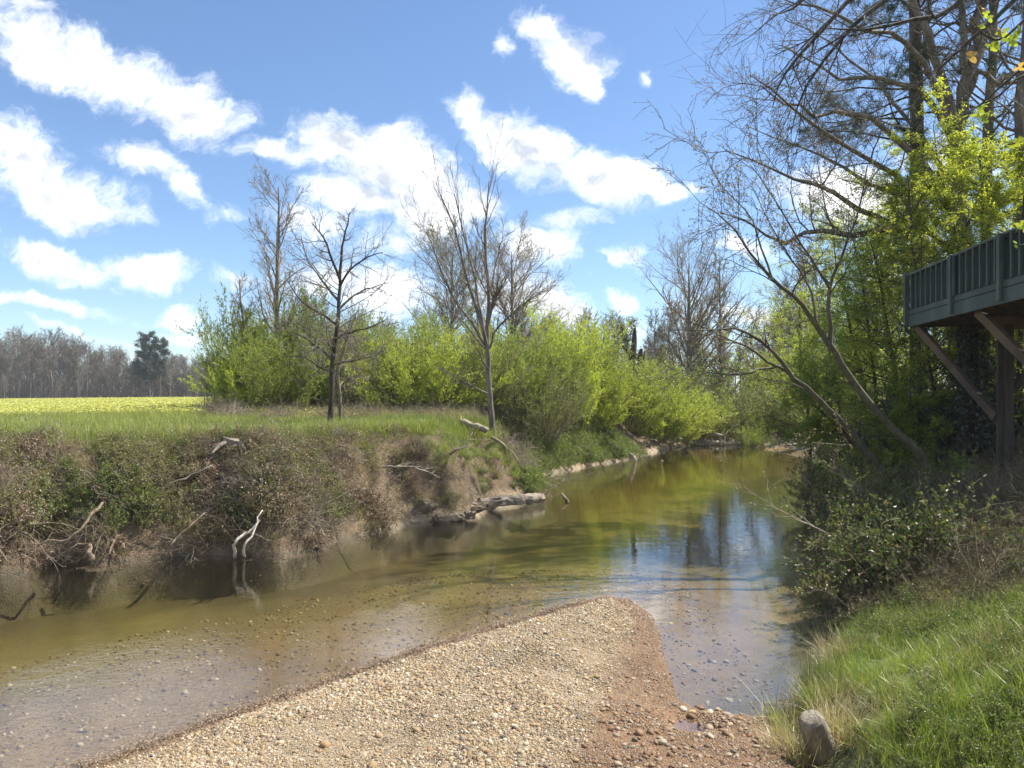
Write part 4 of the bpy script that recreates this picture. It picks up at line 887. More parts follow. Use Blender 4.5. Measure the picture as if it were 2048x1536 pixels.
# ------------------------------------------------------------------ deck
def deck():
    A = np.array([8.04, 15.0]); B_ = np.array([7.34, 10.6]); d = (B_-A)/np.linalg.norm(B_-A); nrm = np.array([-d[1], d[0]]); nrm = nrm if nrm[0] > 0 else -nrm
    d3 = np.array([*d, 0]); n3 = np.array([*nrm, 0]); z3 = np.array([0, 0, 1.]); ax = np.array([d3, n3, z3]); Lk = 5.1; Wk = 3.6; zt = EYE+2.48; zb = EYE+1.42
    root = empty('deck', (A[0], A[1], 1.0), 'dark green railed wooden deck on braced posts high over the right bank', 'deck'); o0 = np.array([A[0], A[1], 1.0])
    def bx(name, s, t, z, size, mt, var=.5, lab=None):
        b = MB(); b.box((0, 0, 0), size, ax, var); o = b.build(name, M[mt], root); o.location = tuple(np.array([*(A+d*s+nrm*t), z])-o0)
        if lab: o['label'] = lab
        return o
    bx('top_rail', Lk/2-.04, .03, zt-.02, (Lk+.1, .15, .038), 'paint'); bx('lower_rail', Lk/2, .0, zb+.30, (Lk, .038, .085), 'paint')
    bx('fascia_board', Lk/2, 0, zb+.115, (Lk, .04, .23), 'paint'); bx('rim_cap', Lk/2, -.005, zb+.245, (Lk, .06, .022), 'paint')
    bx('end_fascia', -.0, Wk/2+.03, zb+.115, (.04, Wk, .225), 'paint'); bx('top_rail', -.02, Wk/2+.12, zt-.022, (.14, Wk, .036), 'paint'); bx('lower_rail', 0, Wk/2+.04, zb+.30, (.038, Wk, .083), 'paint')
    s = 0.0; k = 0
    posts = [.03, 2.12, 3.85, 5.0]
    for s in posts: bx('rail_post', s, -.05, zb+.56, (.09, .055, 1.02) if s > .1 else (.09, .09, 1.08), 'paint')
    b = MB(); b.box((0, 0, 0), (.036, .036, .70), ax); bm = b.mesh('baluster', M['paint'])
    s = .25
    while s < Lk:
        if min(abs(s-q) for q in posts) > .09:
            o = bpy.data.objects.new('baluster', bm); COL.objects.link(o); o.parent = root; o.location = tuple(np.array([*(A+d*s-nrm*.03), zt-.37])-o0)
        s += .245
    s = .12                                                        # the dark boards behind the balusters
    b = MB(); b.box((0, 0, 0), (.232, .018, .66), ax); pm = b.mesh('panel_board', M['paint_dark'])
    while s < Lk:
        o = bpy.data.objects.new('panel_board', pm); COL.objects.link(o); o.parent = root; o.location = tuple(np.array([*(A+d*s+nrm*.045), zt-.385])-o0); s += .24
    for s in np.arange(.25, Wk, .245):
        o = bpy.data.objects.new('baluster', bm); COL.objects.link(o); o.parent = root; o.location = tuple(np.array([*(A+d*0.0+nrm*s), zt-.37])-o0)
    for k in range(17): bx('floor_board', .07+k*.29, Wk/2, zb+.205+.0, (.275, Wk-.1, .035), 'lumber_grey')
    for k in range(12): bx('joist', .25+k*.42, Wk/2, zb+.085, (.04, Wk-.12, .19), 'lumber_grey')
    # posts, beams and braces below
    def beam(name, a, b, wdt, mt, lab=None):
        a = np.asarray(a, float); b = np.asarray(b, float); v = b-a; L = np.linalg.norm(v); v /= L; sd = np.cross(v, z3); sd = sd/np.linalg.norm(sd) if np.linalg.norm(sd) > .05 else n3; u_ = np.cross(sd, v)
        m_ = MB(); m_.box((0, 0, 0), (L, wdt[0], wdt[1]), np.array([v, sd, u_])); o = m_.build(name, M[mt], root); o.location = tuple((a+b)/2-o0)
        if lab: o['label'] = lab
    def g3(s, t, z): return np.array([*(A+d*s+nrm*t), z])
    for s in (2.3, 4.9):
        q = g3(s, .72, 0); gz = ground_z(q[0], q[1])-.15
        beam('post', g3(s, .78, gz), g3(s, .78, zb-.17), (.14, .14), 'lumber_grey'); beam('post_facing', g3(s, .66, gz), g3(s, .66, zb-.40), (.10, .05), 'lumber_grey')
        beam('cross_beam', g3(s, .45, zb-.15), g3(s, Wk, zb-.15), (.09, .22), 'lumber'); 
        beam('brace', g3(s-2.15, .12, zb-.0), g3(s, .60, -.34+EYE), (.09, .14), 'lumber')
        beam('brace', g3(s, .86, EYE+.10), g3(s, 1.55, zb-.26), (.09, .09), 'lumber_grey')
        q = g3(s, 3.2, 0); beam('post', g3(s, 3.2, ground_z(q[0], q[1])-.15), g3(s, 3.2, zb-.26), (.14, .14), 'lumber_grey')
    # shepherd's hook on the rail corner
    c0 = g3(.35, .12, zt); hk = empty('plant_hook', c0, 'thin black double crook hook standing up behind the deck rail', 'hook'); hb = MB()
    h_ = 1.02; hb.tubes(np.array([[0,0,-.5],[0,0,.0],[0,0,h_*.62]]), np.full(3, .008), 6)
    for sg in (-1, 1):
        th = np.linspace(0, np.pi*1.1, 10); rad = .10 if sg < 0 else .075; zz0 = h_*.62
        P = np.stack([sg*(rad-rad*np.cos(th)), 0*th, zz0+rad*np.sin(th)*1.1], 1); P = np.vstack([[0, 0, zz0-.1], P]); hb.tubes(P, np.full(len(P), .007), 5)
    hb.build('crook', M['iron'], hk, True)
deck()

# ------------------------------------------------------------------ logs, roots and driftwood
def g_at(px_, py_, dz=0.0):
    """point on the ground (or water) that the photo shows at a pixel"""
    Ys = np.linspace(5, 60, 1400); x = (px_-1024)/F*Ys; z = EYE+(HOR-py_)/F*Ys; h = np.maximum(terrain(x, Ys), 0); k = np.argmax(z < h)
    return np.array([x[k], Ys[k], h[k]+dz])
def branch(name, label, cat, pts, r0, r1, mt, seed=0, sub=0, group=None, rough=.1, K=12, sides=8, wob=.02, subl=(.15, .4), ang=(20, 60), cap=True):
    r = R_(seed+900); pts = np.array(pts); base = pts[0].copy(); P = spline(pts, K)-base; P[1:-1] += r.normal(size=(K-2, 3))*wob
    b = MB(); R = np.linspace(r0, r1, K); b.tubes(P, R, sides, cap=cap, rough=rough, rng=r)
    if sub:
        g = grow(r, P, R, n=sub, t=(.2, 1), ang=ang, ln=subl, rr=.5, K=6, up=.0, wob=.18, minr=.003); b.tubes(*g, 4); g2 = grow(r, *g, n=3, t=(.2, 1), ang=(25, 60), ln=(.3, .6), rr=.6, K=4, up=0, wob=.2, minr=.002); b.tubes(*g2, 3)
    o = b.build(name, M[mt], None, True); o.location = tuple(base); tag(o, label, cat, group); return o
def log(name, label, pts, r0, r1, seed, mt='rotten_log', n_slab=5, group=None):
    """a rotten log: split trunk, slabs of loose wood and broken limbs as parts"""
    r = R_(seed+950); pts = np.array(pts); base = pts[0].copy(); rt = empty(name, base, label, 'log', group); K = 22; P = spline(pts, K)-base
    b = MB(); P[1:-1] += r.normal(size=(K-2, 3))*r0*.10; b.tubes(P, np.linspace(r0, r1, K)*(1+r.normal(0, .09, K)), 11, cap=True, rough=.13, rng=r); b.build('trunk', M[mt], rt)
    for k in range(n_slab):
        i = r.integers(1, K-7); L = r.integers(4, 7); q = P[i:i+L]+np.array([r.uniform(-1, 1)*r0*.9, -r0*r.uniform(.2, 1.0), r0*r.uniform(.2, 1.0)]); q = q+r.normal(size=q.shape)*r0*.08
        s = MB(); s.tubes(q, r0*np.linspace(.5, .12, L)*r.uniform(.6, 1), 5, cap=True, rough=.3, rng=r); s.build('slab', M[mt], rt)
def W(px_, py_, z=.0, dY=0.0):
    x, y = wat(px_, py_, z); return np.array([x*(1+dY/y), y+dY, z])
log('fallen_log', 'long pale rotten log reaching into the water, blunt end pointing right', [W(905,1022,.12,.1), W(960,1010,.16), W(1010,1002,.18), W(1050,998,.18), W(1084,996,.15)], .15, .12, 1, 'driftwood', 4)
log('fallen_log', 'dark split hollow log on the shore, left of the long pale log', [W(842,1020,.30,.35), W(880,1008,.34,.3), W(920,998,.38,.3), W(952,992,.36,.3)], .15, .09, 2, 'rotten_log', 6)
log('fallen_log', 'slanting half sunk log at the water edge below the split log', [W(868,1042,.02), W(905,1036,.06), W(940,1026,.14), W(975,1008,.30)], .12, .08, 3, 'rotten_log', 4)
branch('driftwood_stub', 'short dark stub poking out of the water right of the long pale log', 'driftwood', [W(1136,1006,-.05), W(1131,998,.07), W(1123,987,.20)], .06, .03, 'rotten_log', 1, K=6, wob=.01)
branch('dead_branch', 'straight grey dead branch sliding down the bank into the creek', 'branch', [g_at(984,902,.35), g_at(1020,925,.35), W(1062,955,.28), W(1115,974,-.03)], .05, .02, 'driftwood', 2, sub=6)
branch('dead_branch', 'thin forked dead branch just below the straight grey one', 'branch', [g_at(1040,950,.25), W(1075,966,.18), W(1105,973,.0)], .03, .01, 'root', 3, sub=7)
branch('dead_branch', 'thin dead branch hanging off the bank tip across the sunlit water', 'branch', [W(1060,962,.25), W(1110,955,.12), W(1145,966,.0)], .02, .006, 'driftwood', 13, sub=3)
Y0 = 12.0
branch('bleached_root', 'left of two white bleached roots curling down into the dark water', 'root', [W(472,1114,-.05,-.2), at(469,1095,12.0), at(477,1075,12.05), at(500,1060,12.2), at(520,1040,12.3)], .030, .014, 'bleached', 4, K=12, wob=.012)
branch('bleached_root', 'right of two white bleached roots, the longer and thinner one', 'root', [W(492,1113,-.05,-.2), at(487,1098,11.95), at(500,1078,12.0), at(511,1055,12.1), at(515,1035,12.2), at(525,1020,12.3)], .024, .009, 'bleached', 5, K=12, wob=.012)
branch('dead_branch', 'pale curved branch standing in the water at the foot of the bank', 'branch', [W(339,1116,-.05,-.15), at(340,1098,11.9), at(352,1078,11.95), at(378,1052,12.1), at(410,1025,12.3)], .024, .009, 'root', 6, K=12, wob=.01, sub=2)
branch('dead_branch', 'long grey branch with a hooked white tip low on the bank at far left', 'branch', [at(62,1082,11.2), at(75,1091,11.15), at(95,1079,11.2), at(130,1080,11.25), at(160,1060,11.35), at(180,1035,11.5), at(205,1005,11.7)], .009, .024, 'root', 7, K=16, wob=.01, sub=2)
branch('dead_branch', 'short pale stub hanging at the water line left of the pale curved branch', 'branch', [at(184,1120,11.5), at(176,1105,11.5), at(178,1090,11.55)], .05, .04, 'root', 8, K=6)
branch('dead_branch', 'pale stick bent like a bow high on the bank face', 'branch', [at(322,985,12.6), at(345,965,12.6), at(385,950,12.7), at(425,930,12.8)], .014, .012, 'driftwood', 9, K=10, wob=.012, sub=2)
branch('dead_branch', 'white stick standing up from the grass at the bank edge by the thicket', 'branch', [at(568,875,16.5), at(552,852,16.5), at(538,838,16.5)], .022, .010, 'bleached', 10, K=7)
branch('dead_branch', 'bare crooked branch fallen across the grassy bank below the forked tree', 'branch', [g_at(900,920,.1), at(915,900,17), at(935,880,17.2), at(945,865,17.3)], .03, .010, 'twig', 11, K=9, sub=6)
branch('dead_branch', 'long grey branch lying level on the bank left of the logs', 'branch', [at(765,935,14.2), at(800,932,14.3), at(840,936,14.4), at(880,955,14.6)], .022, .008, 'driftwood', 12, K=10, sub=6)
branch('fallen_log', 'short thick grey log lying at the foot of the forked tree', 'log', [at(920,845,20.3), at(950,852,20.2), at(974,862,20.1)], .09, .085, 'driftwood', 14, K=8, wob=.02)
branch('driftwood_stub', 'thick pale log end sticking out of the far bank over the water', 'driftwood', [W(1262,912,.42,.2), W(1270,920,.06)], .10, .09, 'driftwood', 15, K=5, wob=.01)
branch('driftwood_stub', 'small white crooked stick standing in the far water', 'driftwood', [W(1320,926,-.03), W(1325,923,.15), W(1322,921,.25)], .02, .012, 'bleached', 16, K=6)
branch('driftwood_pole', 'white pole leaning up out of the water before the far gravel bar', 'driftwood', [W(1446,892,-.05), at(1449,880,41), at(1455,862,41)], .055, .03, 'bleached', 17, K=6, wob=.01)
branch('driftwood_pole', 'short white upright stump beside the leaning pole on the far bar', 'driftwood', [at(1441,890,41.5), at(1441,874,41.5)], .10, .09, 'bleached', 18, K=4, wob=.005)
for k, (pts, lab) in enumerate(([[(1355,880),(1385,886),(1420,889)], 'dark log lying at the left end of the far gravel bar'], [[(1385,888),(1430,886),(1480,887)], 'long white drift log along the water at the far bar'], [[(1460,888),(1490,886),(1505,878)], 'pale drift log with a raised end, right of the leaning pole'], [[(1375,872),(1410,868),(1450,872)], 'grey branch lying behind the white drift log at the far bank'])):
    branch('drift_log', lab, 'log', [at(a, b, 41.5+.5*(k % 3)) for a, b in pts], .17, .10, 'bleached' if k in (1, 2) else 'driftwood', 20+k, K=8, sub=3 if k != 1 else 0)
# old cut stump on the bank top with loose roots
def stump():
    r = R_(460); c = g_at(468, 893, 0); rt = empty('old_stump', c, 'weathered pale flat topped stump at the brink of the left bank', 'stump')
    b = MB(); K = 5; P = np.array([[0,0,-.15],[0,0,0],[0,0,.07],[.02,0,.12],[.02,0,.14]]); b.tubes(P, np.array([.24,.22,.20,.20,.12]), 14, cap=True, rough=.10, rng=r); b.build('wood', M['driftwood'], rt)
    for k in range(7):
        a = k/7*6.28+r.uniform(-.3, .3); L = r.uniform(.3, .5); q = spline([(0,0,.03),(np.cos(a)*L*.5, np.sin(a)*L*.5, .05),(np.cos(a)*L, np.sin(a)*L, -.10)], 7)
        b = MB(); b.tubes(q, np.linspace(.07, .02, 7), 6, cap=True, rough=.15, rng=r); b.build('root', M['driftwood'], rt)
stump()
# root plates of washed out stumps at the water line
def rootplate(label, c, n, L, seed, mt='root', sq=.6, dn=-.5, r0=.045):
    r = R_(seed); c = np.array(c); rt = empty('root_mass', c, label, 'roots'); b = MB()
    a = r.uniform(0, 6.28, n); d = np.stack([np.cos(a), np.sin(a)*.6-.5, r.uniform(dn, .25, n)], 1); d /= np.linalg.norm(d, axis=1, keepdims=True)
    K = 8; P = np.zeros((n, K, 3)); P[:, 0] = r.normal(size=(n, 3))*.10
    for k in range(1, K):
        d = d+r.normal(size=d.shape)*.30+np.array([0, 0, -.10]); d /= np.linalg.norm(d, axis=1, keepdims=True); P[:, k] = P[:, k-1]+d*(L*r.uniform(.5, 1.1, n)/K)[:, None]
    R = np.linspace(1, .2, K)[None]*r.uniform(.25, 1, (n, 1))*r0; b.tubes(P, R, 5); b.build('thick_roots', M[mt], rt, True)
    b = MB(); g = grow(r, P, R, n=6, t=(.2, 1), ang=(30, 80), ln=(.25, .6), rr=.4, K=5, up=-.03, wob=.3, minr=.003); b.tubes(*g, 3); g = grow(r, *g, n=4, t=(.2, 1), ang=(30, 80), ln=(.3, .7), rr=.6, K=4, up=-.05, wob=.3, minr=.002); b.tubes(*g, 3); b.build('fine_roots', M[mt], rt)
rootplate('stump foot with thick splayed roots at the water, leftmost on the bank', [*wat(28,1140), .32], 16, .55, 470, r0=.055)
rootplate('matted brown roots hanging at the water below the white bleached roots', [*wat(545,1098), .30], 40, .7, 471)
rootplate('tangled washed out roots at the water line right of the matted ones', [*wat(625,1092), .22], 36, .6, 472)
rootplate('dark root tangle at the tip of the left bank behind the long pale log', [*wat(1045,960), .45], 46, .9, 473)
rootplate('dark matted root clump overhanging the right shore', [*wat(1688,1048), .38], 60, .6, 474, 'twig_red', r0=.03)
rootplate('tangle of dead roots high on the bank face under the flat stump', [*wat(505,1060), 1.05], 36, .6, 476)
rootplate('snarl of brown roots bulging from the bank near its left end', [*wat(120,1085), .8], 36, .7, 477)
rootplate('drooping roots under the bank brink left of the flat stump', [*wat(395,1085), .9], 34, .7, 478)
rootplate('hanging roots in the shaded hollow of the bank at far left', [*wat(215,1120), .40], 30, .7, 475)
# sawn post stump in the grass at bottom right
def post_stump():
    r = R_(480); a = W(1655,1512,.12); a[2] = ground_z(a[0], a[1])-.12; rt = empty('wooden_stump', a, 'leaning grey weathered stump with a rounded top at the grass edge in front', 'stump')
    top = at(1622,1438,5.2)-a; v = top/np.linalg.norm(top); P = np.array([v*t_ for t_ in np.linspace(0, 1, 9)])*np.linalg.norm(top); P = np.vstack([P, P[-1]+v*.018, P[-1]+v*.026]); R = np.array([.125,.118,.112,.108,.104,.10,.097,.093,.088,.066,.02])
    Pn = np.array([np.array([np.interp(t_, np.arange(11), P[:, k]) for k in range(3)]) for t_ in np.linspace(0, 10, 40)]); Rn = np.interp(np.linspace(0, 10, 40), np.arange(11), R)
    b = MB(); b.tubes(Pn, Rn, 40, cap=True); V = b.V[0]; i = np.arange(1600); an = (i % 40)/40*6.283; hh_ = (i//40)/40.
    cr_ = 1-.16*np.clip(fbm(np.cos(an)*2+5, np.sin(an)*2+hh_*.6, .35, 95, 3), 0, 1)**.7+.05*fbm(an*3, hh_*6, 1., 96, 3); V[:1600] = Pn[i//40]+(V[:1600]-Pn[i//40])*cr_[:, None]
    b.build('wood', M['stump_wood'], rt, True)
M['stump_wood'] = surf('stump_wood', (.21,.18,.14), (.38,.33,.26), 22, .95, 1.0, stretch=(1,1,.22), c3=(.09,.07,.05), dist=.03)
post_stump()
# leaning twig with small leaves reaching over the pool from the right bank
def lean_twig(label, pts, r0, seed, lm='leaf_olive', n=12, nl=5):
    r = R_(seed); pts = np.array(pts); base = pts[0].copy(); P = spline(pts, 14)-base; R = np.linspace(r0, .003, 14); rt = empty('overhanging_branch', base, label, 'branch'); b = MB(); b.tubes(P, R, 6)
    g = grow(r, P, R, n=n, t=(.2, 1), ang=(25, 60), ln=(.12, .35), rr=.5, K=6, up=.02, wob=.15, minr=.003); b.tubes(*g, 4); g2 = grow(r, *g, n=4, t=(.2, 1), ang=(25, 60), ln=(.3, .6), rr=.6, K=4, up=.02, minr=.002); b.tubes(*g2, 3); b.build('stem', M['twig'], rt, True)
    l = MB(); c, d = along(r, g2[0], nl, .02); l.leaves(c, d+r.normal(size=d.shape)*.6, .035, .02, r); l.build('leaves', M[lm], rt)
lean_twig('long thin branch with tiny leaves slanting from the right bank across the bright reflection', [g_at(1765,1125,.0), at(1700,1090,10.2), at(1630,1055,10.3), at(1560,1020,10.4), at(1490,975,10.6)], .022, 490)
lean_twig('bare pale branch sticking up from the right bank above the root clump', [g_at(1800,1060,.0), at(1745,1000,12), at(1700,960,12.2), at(1665,945,12.3)], .018, 491)
lean_twig('arching twig over the water left of the tussocks', [g_at(1720,1240,.0), at(1680,1200,8.6), at(1640,1180,8.7), at(1600,1190,8.8)], .012, 492)
# limbs that hang into the picture from a tree standing right of it
def overhang():
    r = R_(500); base = np.array([13.2, 15.6, ground_z(13.2, 15.6)-.1]); tk = [base, base+np.array([-.1, .1, 4]), base+np.array([-.4, .2, 8]), base+np.array([-.6, .3, 12])]
    def lb(pts, a, b, Y): L.append(([np.array([12.7, 15.7, EYE+8.2])]+px(pts, Y), a, b))
    L = []
    lb([(2040,-160),(1940,-10),(1880,28),(1823,42),(1760,56),(1693,60),(1640,55)], .08, .008, [15.0, 14.4]); lb([(1960,-260),(1800,-80),(1703,0),(1641,62),(1582,130),(1560,165),(1545,215)], .08, .008, [15.0, 14.2])
    lb([(1990,-230),(1850,-60),(1758,10),(1693,62),(1628,146),(1600,200),(1582,267)], .08, .008, [15.0, 14.6]); lb([(2100,-100),(2030,0),(1960,60),(1900,120),(1850,160),(1780,200)], .07, .008, [15.2, 15.6])
    lb([(1900,-300),(1760,-120),(1640,-30),(1580,20),(1540,30)], .07, .008, [15.0, 14.0])
    tree('overhanging_tree', 'tree standing off to the right whose thin dark limbs hang in from the top', 'tree', tk[0], tk, (.26, .12), L, r,
         [dict(n=9, t=(.45, 1), ang=(20, 50), ln=(.08, .2), rr=.5, K=6, up=.0, wob=.12, minr=.005), dict(n=5, t=(.2, 1), ang=(25, 60), ln=(.3, .6), rr=.6, K=4, up=0, wob=.15, minr=.0035),
          dict(n=3, t=(.2, 1), ang=(25, 60), ln=(.3, .6), rr=.7, K=3, up=0, wob=.18, minr=.0025)], 'bark_dark', 'bark_dark', leaf=('leaf_bud', 2, .02, .014, 0, .01))
    # the near branch with young lobed leaves
    base = np.array([3.6, 3.6, 5.2]); rt = empty('near_branch', base, 'near twigs with yellow green young leaves hanging in at the upper right edge', 'branch'); b = MB(); Y = 4.2
    st = [px([(2140,-40),(2048,40),(2000,80),(1960,62),(1940,30)], Y), px([(2140,20),(2060,120),(2010,165),(1960,210),(1905,240)], Y), px([(2120,180),(2050,150),(2000,190),(1955,212)], Y), px([(2150,380),(2090,430),(2050,450),(2036,452)], Y), px([(2140,420),(2090,470),(2045,490),(2030,487)], Y), px([(2150,240),(2080,268),(2035,285),(2012,290)], Y)]
    P = np.array([spline(s, 10) for s in st])-base; R = np.linspace(.010, .003, 10)[None]*np.ones((len(st), 1)); b.tubes(P, R, 5)
    q = spline([(0, 0, 0), (0, 0, -1.5)], 4); b.tubes(np.stack([spline([(1.2, .3, 2.2), tuple(p[0]*.6+np.array([.5, 0, .8])), tuple(p[0])], 8) for p in P]), np.full((len(P), 8), .011), 5); b.build('twigs', M['bark_dark'], rt, True)
    spots = [(1972,28),(1980,36),(1966,18),(1998,60),(2008,66),(2030,72),(2022,80),(2036,62),(1992,84),(1985,92),(1940,108),(1944,112),(1962,218),(1956,228),(1966,236),(2040,135),(2020,286),(2036,284),(2008,292),(2042,448),(2050,456),(2036,453),(2030,487),(1962,52)]
    for k, (a_, c_) in enumerate(spots):
        c = at(a_, c_, Y+r.normal(0, .05))-base; L_ = r.uniform(.030, .055); ang = np.linspace(0, 2*np.pi, 22, endpoint=False); rad = L_*(.55+.28*np.cos(3*ang)+.17*np.cos(5*ang+.3))
        ax = r.normal(size=3)+np.array([0, -1.6, .2]); ax /= np.linalg.norm(ax); u1 = np.cross(ax, [0.1, .2, 1]); u1 /= np.linalg.norm(u1); u2 = np.cross(ax, u1)
        V = [c]+[c+u1*np.cos(t_)*q_+u2*np.sin(t_)*q_+ax*.35*L_*np.cos(2*t_)*.5 for t_, q_ in zip(ang, rad)]
        lf = MB(); lf.raw(V, None, [(0, 1+i, 1+(i+1) % 22) for i in range(22)], r.uniform(0, 1)); lf.build('leaf', M['leaf_near_rust'] if k in (3, 10, 11, 15, 2) else M['leaf_near'], rt, True)
M['leaf_near'] = leafm('leaf_near', (.26,.38,.03), (.42,.48,.05), .55); M['leaf_near_rust'] = leafm('leaf_near_rust', (.45,.24,.06), (.50,.33,.10), .5)
overhang()
# ------------------------------------------------------------------ ground cover templates
r = R_(600)
def tuft(name, n, R, L, Wd, mats, **k):
    b = MB(); blades(b, r, n, R, L, Wd, **k); return template(b, name, mats)
TG = [tuft('grass_tuft', 46, .11, (.10,.30), (.004,.008), M['grass_green'], lean=.45) for _ in range(4)]
TGL = [tuft('long_grass_tuft', 40, .09, (.22,.50), (.004,.009), M['grass_green'], lean=.4, droop=.9, segs=4) for _ in range(3)]
TD = [tuft('dry_tuft', 44, .12, (.12,.38), (.003,.006), M['grass_dry'], lean=.6, droop=.5) for _ in range(4)]
TR = [tuft('rush_tuft', 80, .10, (.35,.75), (.003,.006), M['rush'], lean=.28, droop=.25)]
TF = [tuft('field_tuft', 70, .34, (.12,.36), (.008,.018), M['grass_field'], lean=.4) for _ in range(4)]
TRD = [tuft('reed_tuft', 50, .35, (.5,1.3), (.006,.012), M['grass_dry'], lean=.25, droop=.2) for _ in range(3)]
def flower():
    b = MB(); blades(b, r, 60, 1.1, (.25,.5), (.02,.04), lean=.3, mi=0); n = 28; a = r.uniform(0, 6.28, n); q = 1.2*np.sqrt(r.uniform(0, 1, n)); c = np.stack([q*np.cos(a), q*np.sin(a), r.uniform(.36, .56, n)], 1)
    for s in range(2): b.leaves(c, r.normal(size=(n, 3)), .07, .06, r, mi=1)
    return template(b, 'crop_patch', [M['grass_field'], M['flower_yellow']])
TC = [flower() for _ in range(3)]
def clump(lm, tm, n0, H_, nl, leafL, leafW, spread=(20, 85), n1=6, n2=3, up=-.04, wob=.14):
    b = MB(); a = r.uniform(0, 6.28, n0); le = np.radians(r.uniform(*spread, n0)); d = np.stack([np.cos(a)*np.sin(le), np.sin(a)*np.sin(le), np.cos(le)], 1); K = 7
    P = np.zeros((n0, K, 3)); P[:, 0, :2] = r.normal(0, .12, (n0, 2)); L = H_*r.uniform(.5, 1, n0)
    for k in range(1, K): d = d+r.normal(size=d.shape)*wob+np.array([0, 0, up]); d /= np.linalg.norm(d, axis=1, keepdims=True); P[:, k] = P[:, k-1]+d*(L/(K-1))[:, None]
    R = np.linspace(.008, .003, K)[None]*r.uniform(.5, 1.3, (n0, 1)); b.tubes(P, R, 3, var=r.uniform(0, 1, n0))
    g = grow(r, P, R, n=n1, t=(.1, 1), ang=(25, 75), ln=(.25, .6), rr=.6, K=5, up=up*.5, wob=.18, minr=.0025); b.tubes(*g, 3, var=r.uniform(0, 1, len(g[0])))
    g2 = grow(r, *g, n=n2, t=(.1, 1), ang=(25, 75), ln=(.3, .6), rr=.7, K=3, up=0, wob=.2, minr=.002); b.tubes(*g2, 3)
    if nl:
        c, d = along(r, g2[0], nl, .015); b.leaves(c, d+r.normal(size=d.shape)*.7, leafL*r.uniform(.6, 1.3, len(c)), leafW, r, mi=1)
    return template(b, 'clump', [M[tm], M[lm]] if nl else [M[tm]])
CO = [clump('leaf_olive', 'twig', 16, .75, 4, .042, .028) for _ in range(3)]                # olive, half leafed brambles
CG = [clump('leaf_weed', 'twig_red', 14, .5, 5, .038, .026, spread=(10, 80)) for _ in range(3)] if M.setdefault('leaf_weed', leafm('leaf_weed', (.09,.15,.025), (.19,.26,.05), .45, c3=(.20,.19,.07))) else 0
CT = [clump('leaf_dead', 'twig', 18, 1.0, 0, 0, 0) for _ in range(3)]                       # bare dry tangles
CB = [clump('leaf_dead', 'twig_red', 14, .65, 3, .05, .035) for _ in range(3)]              # tangles with dead leaves
CV = [clump('leaf_dead', 'driftwood', 7, 1.5, 0, 0, 0, n1=4, n2=2) for _ in range(2)]       # long pale sticks
CT2 = [clump('leaf_dead', 'twig_red', 16, .9, 0, 0, 0) for _ in range(2)]                  # darker tangles of the shaded bank
CGD = [clump('leaf_shade_toned', 'twig_red', 14, .7, 5, .045, .03, spread=(15, 90)) for _ in range(3)] if M.setdefault('leaf_shade_toned', leafm('leaf_shade_toned', (.05,.075,.02), (.115,.15,.04), .4, c3=(.16,.13,.06), gloss=.03)) else 0  # darker green leaves, with the bank's shade also put into their colour
def litter(n, R, s=.055):
    b = MB(); a = r.uniform(0, 6.28, n); q = R*np.sqrt(r.uniform(0, 1, n)); c = np.stack([q*np.cos(a), q*np.sin(a), r.uniform(.005, .05, n)], 1); d = r.normal(size=(n, 3)); d[:, 2] *= .4
    b.leaves(c, d, s*r.uniform(.6, 1.2, n), s*.6, r, flat=.6); return template(b, 'leaf_litter', [M['leaf_dead']])
TL = [litter(60, .35) for _ in range(3)]; TLs = [litter(50, .10, .02) for _ in range(2)]
# pebbles
def pebm(name, cols, dark=1.0, rough=.8):
    m, t, o = mat(name); oi = t.add('ShaderNodeObjectInfo').outputs['Random']; cr = t.add('ShaderNodeValToRGB', {0: oi}); cr.color_ramp.interpolation = 'CONSTANT'
    e = cr.color_ramp.elements; e[0].position = 0; e[0].color = (*[c*dark for c in cols[0]], 1); e[1].position = 1/len(cols); e[1].color = (*[c*dark for c in cols[1]], 1)
    for k in range(2, len(cols)): q = e.new(k/len(cols)); q.color = (*[c*dark for c in cols[k]], 1)
    co = t.add('ShaderNodeTexCoord').outputs['Object']; nz = t.noise(co, 2.2, 5, .65)
    k_ = t.math('ADD', t.math('MULTIPLY', t.math('FRACT', t.math('MULTIPLY', oi, 53.7)), .4), t.math('ADD', t.math('MULTIPLY', nz, .7), .45))
    c = t.vm('MULTIPLY', cr.outputs[0], t.add('ShaderNodeCombineXYZ', {0: k_, 1: k_, 2: k_}).outputs[0]).outputs[0]
    b = t.add('ShaderNodeBump', {'Strength': .3, 'Distance': .05, 'Height': t.noise(co, 7, 4, .6)})
    p = t.add('ShaderNodeBsdfPrincipled', {'Base Color': c, 'Roughness': rough, 'Specular IOR Level': .35, 'Normal': b.outputs[0]}); t.l.new(p.outputs[0], o.inputs[0]); return m
DRY = [(.46,.36,.23),(.54,.45,.32),(.36,.28,.17),(.62,.56,.45),(.32,.27,.21),(.48,.36,.21),(.40,.27,.15),(.57,.47,.33),(.42,.36,.28),(.20,.17,.14),(.68,.62,.53),(.50,.37,.22)]
WETC = [(.26,.145,.07),(.32,.19,.095),(.20,.11,.055),(.36,.27,.18),(.20,.15,.11),(.28,.18,.10),(.42,.34,.24)]
M['pebble_dry'] = pebm('pebble_dry', [(a*1.0, b*.95, c*.86) for a, b, c in DRY], .66); M['pebble_wet'] = pebm('pebble_wet', WETC, .74, .5); M['pebble_bed'] = pebm('pebble_bed', [(.18,.12,.045),(.15,.095,.035),(.23,.165,.075),(.13,.085,.035),(.32,.25,.15)], 1., .9)
